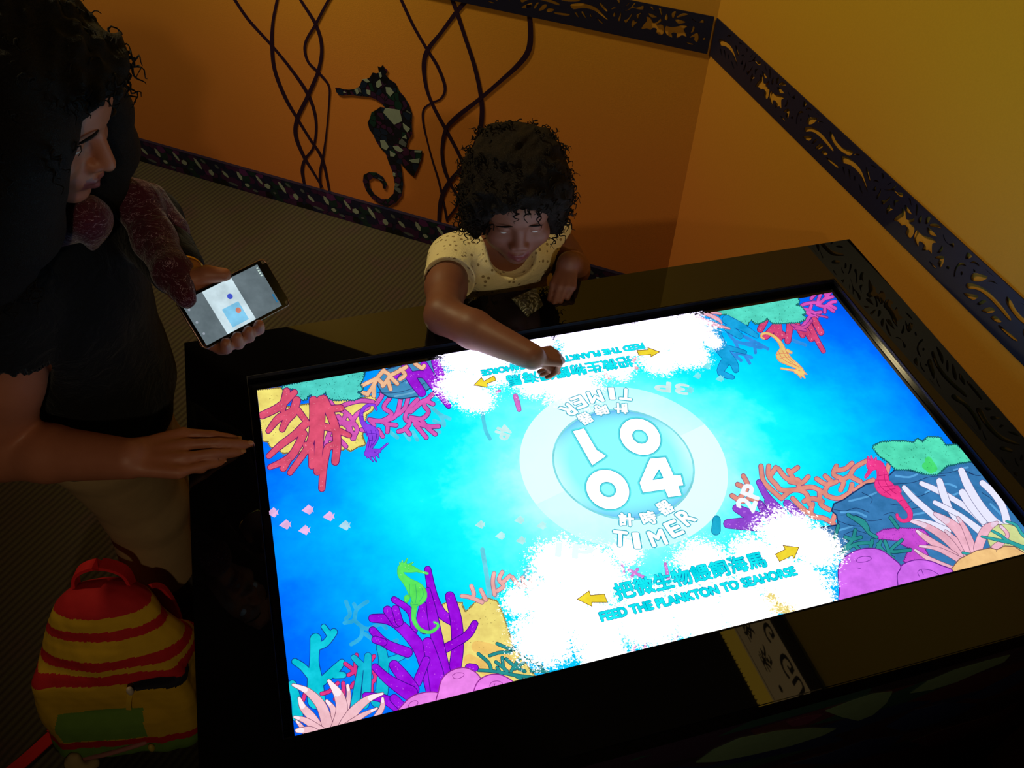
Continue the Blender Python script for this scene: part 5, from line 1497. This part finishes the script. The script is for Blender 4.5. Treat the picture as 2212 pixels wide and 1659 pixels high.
F.cone(shR, shL, 0.052, 0.052, 0.03); F.ell(chw, (0.095, 0.140, 0.140), None, 0.04); F.ell(wst, (0.085, 0.125, 0.120), None, 0.05); F.ell(hpw, (0.105, 0.155, 0.110), None, 0.04)
for y in (-1, 1):
    F.chain([hpw + (0, y * 0.075, -0.03), np.array([-0.775, 0.480 + y * 0.062, 0.38]), np.array([-0.805, 0.505 + y * 0.062, 0.075])], [0.082, 0.055, 0.036], 0.02)
    F.cone([-0.825, 0.505 + y * 0.062, 0.045], [-0.69, 0.500 + y * 0.066, 0.026], 0.036, 0.024, 0.012)
elR = np.array([-0.872, 0.240, 0.765]); wrR = np.array([-0.690, 0.156, 0.7905])
F.chain([shR, shR * 0.5 + elR * 0.5, elR], [0.055, 0.050, 0.044], 0.02); F.chain([elR, elR * 0.62 + wrR * 0.38, wrR], [0.044, 0.041, 0.029], 0.012)
hR = hand(F, wrR, unit([1, 0.015, -0.115]), unit([0.115, -0.12, 1]), unit([0, 1, 0.12]), 0.92, [(6, 10, 6), (3, 9, 6), (4, 10, 6), (6, 10, 8)], spread=(9, 3, -4, -15), thumb=(34, 16, 8, 0.05), wide=1.25)
# phone frame
PC = D(507, 655, 1.2); lx = unit([0.87, 0.49, 0.0]); wx = np.array([0.344, -0.62, -0.70]); wx = unit(wx - lx * (wx @ lx)); nx_ = np.cross(wx, lx); nx_ = nx_ if nx_[2] > 0 else -nx_
Q = lambda a, b, c: PC + lx * a + wx * b + nx_ * c
wrL = D(403, 612, 1.225); elL = D(312, 482, 1.38)
F.chain([shL, shL * 0.5 + elL * 0.5, elL], [0.050, 0.045, 0.039], 0.02); F.chain([elL, elL * 0.65 + wrL * 0.35, wrL], [0.039, 0.037, 0.026], 0.012)
F.ell(Q(-0.012, -0.006, -0.020), (0.034, 0.034, 0.0125), np.stack([lx, wx, nx_], 1), 0.012); F.cone(wrL, Q(-0.026, -0.022, -0.022), 0.024, 0.016, 0.012)
for i in range(4):
    a0 = -0.052 + 0.0165 * i; sl = 0.010
    F.chain([Q(a0 * 0.6 - 0.012, 0.004, -0.020), Q(a0, 0.024, -0.0185), Q(a0 + sl, 0.0415, -0.011), Q(a0 + sl + 0.002, 0.0445 + (0, 0.002, 0.001, -0.002)[i], 0.001), Q(a0 + sl + 0.002, 0.0385, 0.0105)], [0.0105, 0.0090, 0.0086, 0.0082, 0.0070], 0.0022)
F.chain([Q(-0.040, -0.050, -0.022), Q(-0.028, -0.050, -0.010), Q(-0.012, -0.047, 0.002), Q(0.004, -0.036, 0.0128)], [0.018, 0.0135, 0.0112, 0.0088], 0.006)
P_, F_ = F.mesh()
def cls_w(c):
    q = (c - HW) @ RWm / SW
    return ((q[:, 0] > 0.084) & (abs(q[:, 1]) < 0.0215) & (q[:, 2] < -0.0565) & (q[:, 2] > -0.0805)).astype(int)
solid('body', P_, F_, [SK2, M_LIP], woman, cls_w)
face_bits(RWm, HW, SW, woman, M_HAIR1)
nails(hR, woman, np.array([0.1, 0, 1.0]), 0.88)
# big curly hair
H = Field((-0.98, 0.02, 0.96), (-0.42, 0.60, 1.47), 0.0042)
n1 = sh_noise(90, 0.008, 14); n2 = sh_noise(230, 0.0030, 15); nn = lambda p: n1(p) + n2(p)
H.ell(TW(-0.035, 0, 0.030), (0.112, 0.108, 0.112), RWm, 0.02, noise=nn)
H.ell(TW(-0.085, 0, -0.07), (0.100, 0.130, 0.130), RWm, 0.03, noise=nn)
H.ell(TW(-0.080, 0, -0.17), (0.090, 0.130, 0.110), RWm, 0.03, noise=nn)
NEAR = [TW(0.030, -0.066, 0.085), TW(0.050, -0.080, 0.035), TW(0.040, -0.089, -0.035), TW(0.036, -0.092, -0.105), TW(0.005, -0.095, -0.180), TW(-0.03, -0.09, -0.26)]
FAR = [TW(0.028, 0.035, 0.082), TW(0.050, 0.056, 0.035), TW(0.056, 0.080, -0.030), TW(0.058, 0.092, -0.100), TW(0.046, 0.092, -0.170), TW(0.02, 0.09, -0.23)]
H.chain(NEAR, [0.036, 0.040, 0.048, 0.054, 0.058, 0.045], 0.02); H.chain(FAR, [0.020, 0.024, 0.034, 0.043, 0.046, 0.034], 0.02)
H.ell(TW(0.058, 0, 0.088), (0.042, 0.062, 0.025), RWm, 0.02, noise=nn)
H.ell(TW(0.118, 0.000, -0.036), (0.072, 0.052, 0.092), RWm, 0.016, sub=True)
Ph, Fh = H.mesh(); solid('curly_hair', Ph, Fh, M_HAIR1, woman, None, 1)
def pk(c):
    q = (c - HW) @ RWm / SW; return ~(((q[:, 0] > 0.02) & (abs(q[:, 1]) < 0.075) & (q[:, 2] < 0.09)) | ((q[:, 0] > 0.05) & (q[:, 2] < 0.03) & (q[:, 2] > -0.18)))
seeds = surf_seeds(Ph, Fh, pk, rngw, 1600); seeds = [(p - 0.006 * n, n) for p, n in seeds]
o_ = curls('hair_ringlets', seeds, M_HAIR1, woman, 1100, 0.014, 0.032, 0.0045, 0.0016, 0.7, 0.5, rngw); o_['kind'] = 'stuff'
# black top
t = NT('black_jersey'); co = t.coords(); t.bsdf(lin((9, 9, 13)), 0.9, 0.15, bump=t.noise(co, 30, 4, 0.6, 1.5), bstr=0.5, bdist=0.01, sheen=0.05); M_BLK = t.m
S_ = Field((-1.10, 0.06, 0.50), (-0.44, 0.72, 1.16), 0.0042); fo = sh_noise(36, 0.004, 31)
S_.cone(shR, shL, 0.060, 0.060, 0.03); S_.ell(chw, (0.110, 0.155, 0.150), None, 0.04, noise=fo); S_.ell(wst, (0.108, 0.150, 0.150), None, 0.05, noise=fo)
S_.ell(hpw + (0, 0, 0.01), (0.128, 0.178, 0.120), None, 0.05, noise=fo); S_.cone(nb, nb + (-0.015, 0.005, -0.05), 0.062, 0.08, 0.02)
S_.chain([shR, shR + (elR - shR) * 0.26], [0.062, 0.062], 0.02); S_.chain([shL, shL * 0.5 + elL * 0.5, elL, elL * 0.22 + wrL * 0.78], [0.060, 0.055, 0.050, 0.036], 0.02)
S_.cone(shR + (elR - shR) * 0.33, shR + (elR - shR) * 0.70, 0.060, 0.062, 0.002, sub=True)
S_.cone(nb + (0.02, -0.02, 0.10), nb + (0.02, -0.025, 0.025), 0.062, 0.05, 0.006, sub=True)
S_.rbox(np.array([-0.82, 0.42, 0.50]), (0.3, 0.3, 0.05), 0.01, frame((1, 0, 0.18), (0, 0, 1)), 0.006, sub=True)
Ps, Fs = S_.mesh(); solid('black_top', Ps, Fs, M_BLK, woman)
# khaki trousers
T2 = Field((-1.04, 0.22, 0.08), (-0.64, 0.66, 0.72), 0.0045); fo2 = sh_noise(40, 0.004, 33)
T2.ell(hpw + (0, 0, -0.02), (0.116, 0.166, 0.100), None, 0.03, noise=fo2)
for y in (-1, 1): T2.chain([hpw + (0, y * 0.078, -0.03), np.array([-0.775, 0.480 + y * 0.062, 0.38]), np.array([-0.805, 0.505 + y * 0.062, 0.13])], [0.092, 0.076, 0.070], 0.03)
T2.cone([-0.9, 0.3, 0.06], [-0.72, 0.62, 0.06], 0.04, 0.04, 0.002, sub=True); T2.rbox((-0.82, 0.48, 0.075), (0.2, 0.25, 0.03), 0.005, None, 0.002, sub=True)
Pt, Ft = T2.mesh(); solid('trousers', Pt, Ft, plain('khaki_cotton', (150, 124, 88), 0.9, 0.2, 0.15, 30, 0.3), woman)
for y in (-1, 1):
    T3 = Field((-0.90, 0.505 + y * 0.0625 - 0.07, -0.002), (-0.63, 0.505 + y * 0.0625 + 0.07, 0.11), 0.004)
    T3.cone([-0.83, 0.505 + y * 0.062, 0.045], [-0.685, 0.498 + y * 0.068, 0.034], 0.046, 0.036, 0.01); T3.cone([-0.825, 0.505 + y * 0.062, 0.05], [-0.82, 0.505 + y * 0.062, 0.085], 0.042, 0.040, 0.01)
    T3.f = np.maximum(T3.f, (0.0 - (T3.lo[2] + T3.vox * np.arange(T3.n[2])))[None, None, :].astype(np.float32))
    Pq, Fq = T3.mesh(); solid('shoe', Pq, Fq, plain('dark_shoe', (30, 26, 26), 0.6), woman)
# maroon scarf with pale streaks
def scarf_mat():
    t = NT('maroon_streaked_scarf'); co = t.coords()
    mp = t.n('ShaderNodeMapping'); mp.inputs['Rotation'].default_value = (0.4, 0.3, -0.5); mp.inputs['Scale'].default_value = (1, 1, 2.2); t.t.links.new(co, mp.inputs[0])
    nz = t.noise(mp.outputs[0], 26, 4, 0.62, 2.2); st_ = t.math('LESS_THAN', t.math('ABSOLUTE', t.math('SUBTRACT', nz, 0.5)), 0.0035)
    t.bsdf(t.mix(st_, t.mix(t.noise(co, 60, 3), lin((74, 9, 36)), lin((46, 7, 26))), lin((180, 150, 170))), 0.85, 0.2, bump=t.noise(co, 70, 3, 0.6, 1.0), bstr=0.7, bdist=0.006, sheen=0.2); return t.m
C_ = Field((-0.92, 0.08, 0.84), (-0.48, 0.66, 1.22), 0.0036); wr = sh_noise(110, 0.004, 41)
pts = [D(185, 465, 1.20), D(212, 492, 1.21), D(205, 522, 1.22)]
C_.chain(pts, [0.020, 0.022, 0.012], 0.01, flat=(fw, 0.55))
pB = [nb + (-0.03, 0.07, 0.03), nb + (0.04, 0.075, 0.0), D(298, 440, 1.29), D(335, 520, 1.26), D(374, 590, 1.21), D(402, 645, 1.18)]
C_.chain(pB, [0.038, 0.038, 0.028, 0.026, 0.023, 0.013], 0.015, flat=(unit(CW - D(340, 520, 1.28)), 0.7))
C_.chain([D(325, 430, 1.32), D(370, 500, 1.31), D(398, 560, 1.28)], [0.022, 0.022, 0.012], 0.01)
C_.chain([D(190, 470, 1.20), nb + (0.02, -0.055, 0.0), nb + (-0.055, -0.03, 0.025), nb + (-0.05, 0.05, 0.03), nb + (-0.03, 0.07, 0.03)], [0.026, 0.03, 0.03, 0.03, 0.035], 0.015)
Pc, Fc = C_.mesh(); Pc = Pc + np.array([0, 0, 0]); solid('scarf', Pc, Fc, scarf_mat(), woman)
# gold bangle
br = [wrL + (elL - wrL) * 0.10 + 0.0285 * (math.cos(a) * unit(np.cross(elL - wrL, (0, 0, 1))) + math.sin(a) * unit(np.cross(elL - wrL, np.cross(elL - wrL, (0, 0, 1))))) for a in np.linspace(0, 6.283, 40)[:-1]]
V, Fq = tube(br, 0.0022, 8, True); from_data('gold_bangle', V, Fq, plain('gold', (220, 170, 70), 0.25, 0.5, metallic=1.0), woman, True)
settle(woman)

# phone
phone = empty('smartphone', tuple(Q(0, 0, -0.005)), 'black smartphone with a lit screen held by the woman, showing a small picture card', 'phone')
def qbox(name, a0, a1, b0, b1, c0, c1, mat, parent, bev=0):
    b = bmesh.new(); bm_box(b, a0, a1, b0, b1, c0, c1)
    if bev: bmesh.ops.bevel(b, geom=[e for e in b.edges if abs(e.verts[0].co.z - e.verts[1].co.z) > 1e-4], offset=bev, segments=4, affect='EDGES')
    for v in b.verts: v.co = Vector(Q(*v.co))
    bmesh.ops.recalc_face_normals(b, faces=b.faces[:]); return from_bm(name, b, mat, parent)
PHL, PHW = 0.0635, 0.0335
qbox('phone_case', -PHL, PHL, -PHW, PHW, -0.005, 0.0035, plain('dark_phone_glass', (8, 8, 10), 0.15, 0.5), phone, 0.006)
bz = [Q(a, b_, 0.0005) for a, b_ in [(-PHL + 0.004, -PHW - .0003), (PHL - 0.004, -PHW - .0003), (PHL - .001, -PHW + .001), (PHL + .0003, -PHW + 0.004), (PHL + .0003, PHW - 0.004), (PHL - .001, PHW - .001), (PHL - 0.004, PHW + .0003), (-PHL + 0.004, PHW + .0003), (-PHL + .001, PHW - .001), (-PHL - .0003, PHW - 0.004), (-PHL - .0003, -PHW + 0.004), (-PHL + .001, -PHW + .001)]]
V, Fq = tube(bz, 0.0011, 6, True); from_data('metal_rim', V, Fq, plain('bronze_rim', (150, 120, 110), 0.3, 0.5, metallic=0.9), phone, True)
scr = qbox('phone_display', -PHL + 0.0035, PHL - 0.012, -PHW + 0.003, PHW - 0.003, 0.00352, 0.0037, glow((98, 112, 118)), phone)
qbox('white_card_picture', -0.030, 0.012, -PHW + 0.0032, PHW - 0.0032, 0.0038, 0.0039, glow((206, 228, 236)), scr)
qbox('blue_tile_picture', -0.020, 0.004, 0.000, 0.026, 0.00395, 0.004, glow((128, 200, 236)), scr)
def qdisc(name, a, b, r, c, rgb, parent):
    V = [Q(a + r * math.cos(t), b + r * math.sin(t), c) for t in np.linspace(0, 6.283, 20)[:-1]]; from_data(name, V, [tuple(range(19))[::-1]], glow(rgb), parent)
qdisc('logo_picture', -0.002, -0.010, 0.0036, 0.0041, (70, 90, 214), scr)
qdisc('figure_picture', -0.002, 0.010, 0.0036, 0.0041, (206, 130, 110), scr)
for b_ in (-0.018, 0.0, 0.016): qdisc('button_picture', -PHL + 0.008, b_, 0.0016, 0.0039, (150, 160, 172), scr)
for i in range(4): qbox('status_icon_picture', PHL - 0.016, PHL - 0.0135, -0.027 + i * 0.0035, -0.0252 + i * 0.0035, 0.0038, 0.0039, glow((196, 220, 210)), scr)
qbox('clock_picture', PHL - 0.016, PHL - 0.014, 0.012, 0.024, 0.0038, 0.0039, glow((40, 120, 170)), scr)
settle(phone)
# ------------------------------------------------------------------ the backpack on the floor
bag = empty('backpack', (-0.87, 0.22, 0), 'yellow backpack with red stripes and a green patch, on the floor by the table', 'backpack')
RB = frame((-0.20, -1.0, 0.26), (0, 0, 1))       # forward = front of the bag, leaning back
BC = np.array([-0.868, 0.200, 0.155]); BL = lambda x, y, z: BC + RB @ np.array([x, -y, z])   # x front, y bag left, z up
B_ = Field((-1.10, 0.02, -0.01), (-0.63, 0.46, 0.46), 0.003); nb_ = sh_noise(34, 0.0035, 51); nb2 = sh_noise(120, 0.0010, 52); nz2 = lambda p: nb_(p) + nb2(p)
B_.rbox(BL(0, 0, -0.045), (0.045, 0.105, 0.075), 0.035, RB, 0.02, noise=nz2); B_.ell(BL(-0.005, 0, 0.055), (0.078, 0.132, 0.120), RB, 0.03, noise=nz2)
B_.ell(BL(-0.01, 0, 0.150), (0.055, 0.090, 0.060), RB, 0.03, noise=nz2); B_.rbox(BL(0.060, 0.01, -0.080), (0.012, 0.085, 0.035), 0.022, RB, 0.012, noise=nz2)
B_.ell(BL(0.082, -0.085, 0.048), (0.030, 0.050, 0.007), RB, 0.004, sub=True)
B_.f = np.maximum(B_.f, (0.0 - (B_.lo[2] + B_.vox * np.arange(B_.n[2])))[None, None, :].astype(np.float32))
Pb, Fb = B_.mesh()
def cls_b(c):
    q = (c - BC) @ RB; q[:, 1] *= -1; z = q[:, 2] + 0.010 * (q[:, 1] / 0.13) ** 2; m = np.zeros(len(c), int)
    for lo, hi in ((0.178, 1), (0.136, 0.153), (0.083, 0.101), (0.055, 0.073), (-0.092, -0.076)): m[(z > lo) & (z < hi)] = 1
    m[z < -0.092] = 2
    m[(z > -0.074) & (z < -0.010) & (q[:, 1] > -0.055) & (q[:, 1] < 0.105 - 0.3 * abs(z + 0.04)) & (q[:, 0] > 0.03)] = 2
    m[(abs(z - 0.048) < 0.0085) & (q[:, 1] < -0.048) & (q[:, 0] > 0.03)] = 3
    return m
solid('bag_body', Pb, Fb, [plain('yellow_canvas', (206, 160, 34), 0.85, 0.2, 0.12, 50, 0.3), plain('red_webbing', (190, 34, 40), 0.8, 0.2, 0.12, 60, 0.3), plain('green_canvas', (110, 146, 56), 0.85, 0.2, 0.12, 50, 0.3), plain('dark_lining', (26, 22, 34), 0.9)], bag, cls_b)
M_RED = plain('red_strap', (206, 34, 38), 0.75, 0.2, 0.1, 60, 0.2)
def strap(name, pts, w, th, mat, parent, up=(0, 0, 1)):
    P = spline(pts, 8); T_ = np.gradient(P, axis=0); T_ /= np.linalg.norm(T_, axis=1)[:, None]; V = []; Fs_ = []
    for p, t in zip(P, T_):
        s_ = unit(np.cross(t, up)); n = np.cross(s_, t)
        V += [p + s_ * w / 2 + n * th / 2, p - s_ * w / 2 + n * th / 2, p - s_ * w / 2 - n * th / 2, p + s_ * w / 2 - n * th / 2]
    for i in range(len(P) - 1):
        for k in range(4): Fs_.append((4 * i + k, 4 * i + (k + 1) % 4, 4 * i + 4 + (k + 1) % 4, 4 * i + 4 + k))
    Fs_ += [(3, 2, 1, 0), tuple(4 * (len(P) - 1) + k for k in range(4))]
    b = bmesh.new(); bv = [b.verts.new(v) for v in V]
    for f in Fs_: b.faces.new([bv[i] for i in f])
    bmesh.ops.recalc_face_normals(b, faces=b.faces[:]); return from_bm(name, b, mat, parent)
strap('carry_handle', [BL(-0.03, 0.05, 0.175), BL(-0.03, 0.042, 0.225), BL(-0.03, 0.0, 0.245), BL(-0.03, -0.042, 0.225), BL(-0.03, -0.05, 0.175)], 0.026, 0.006, M_RED, bag, RB[:, 1])
strap('shoulder_strap', [BL(-0.05, -0.05, 0.16), BL(-0.085, -0.06, 0.12), BL(-0.105, -0.065, 0.02), BL(-0.08, -0.06, -0.08)], 0.05, 0.010, M_RED, bag, RB[:, 0])
strap('shoulder_strap', [BL(-0.05, 0.05, 0.16), BL(-0.085, 0.06, 0.12), BL(-0.105, 0.065, 0.02), BL(-0.08, 0.06, -0.08)], 0.05, 0.010, M_RED, bag, RB[:, 0])
g = lambda u, v, z: Z(u, v, z)
strap('loose_strap', [BL(0.0, 0.125, -0.075), BL(0.02, 0.150, -0.110), g(120, 1580, 0.012), g(88, 1612, 0.006), g(45, 1650, 0.006), g(-5, 1690, 0.006)], 0.026, 0.003, M_RED, bag)
# zip lip, pulls and the cloth peeping out of the low pocket
V, Fq = tube(spline([BL(0.092, 0.075, -0.128), BL(0.099, 0.03, -0.112), BL(0.097, -0.02, -0.098), BL(0.090, -0.05, -0.094)], 6), 0.005, 8); from_data('zip_edge', V, Fq, plain('pink_zip_tape', (190, 120, 110), 0.7), bag, True)
for p_, c_ in ((BL(0.088, -0.048, 0.046), (200, 180, 160)), (BL(0.095, -0.058, -0.105), (214, 180, 60)), (BL(0.02, 0.135, 0.020), (200, 180, 170))):
    b = bmesh.new(); bmesh.ops.create_uvsphere(b, u_segments=10, v_segments=8, radius=0.008); bmesh.ops.scale(b, vec=(0.8, 0.8, 1.5), verts=b.verts); bmesh.ops.translate(b, vec=Vector(p_), verts=b.verts)
    from_bm('zip_pull', b, plain('zip_pull_plastic', c_, 0.5), bag, True)
strap('zip_tab', [BL(0.086, -0.046, 0.038), BL(0.088, -0.040, 0.018), BL(0.086, -0.034, -0.006)], 0.009, 0.002, plain('yellow_tab', (214, 170, 40), 0.7), bag, RB[:, 0])
settle(bag)
K = Field((-1.10, -0.02, -0.005), (-0.90, 0.20, 0.12), 0.003); wr2 = sh_noise(120, 0.004, 61)
K.ell(BL(0.102, 0.082, -0.128), (0.016, 0.020, 0.026), RB, 0.01, noise=wr2); K.ell(BL(0.098, 0.062, -0.138), (0.014, 0.016, 0.014), RB, 0.01, noise=wr2)
Pk, Fk = K.mesh(); tag(solid('cloth', Pk, Fk, plain('cream_cloth', (196, 166, 110), 0.9, 0.2, 0.1, 40), None), 'crumpled cream cloth poking out of the low pocket of the backpack', 'cloth')
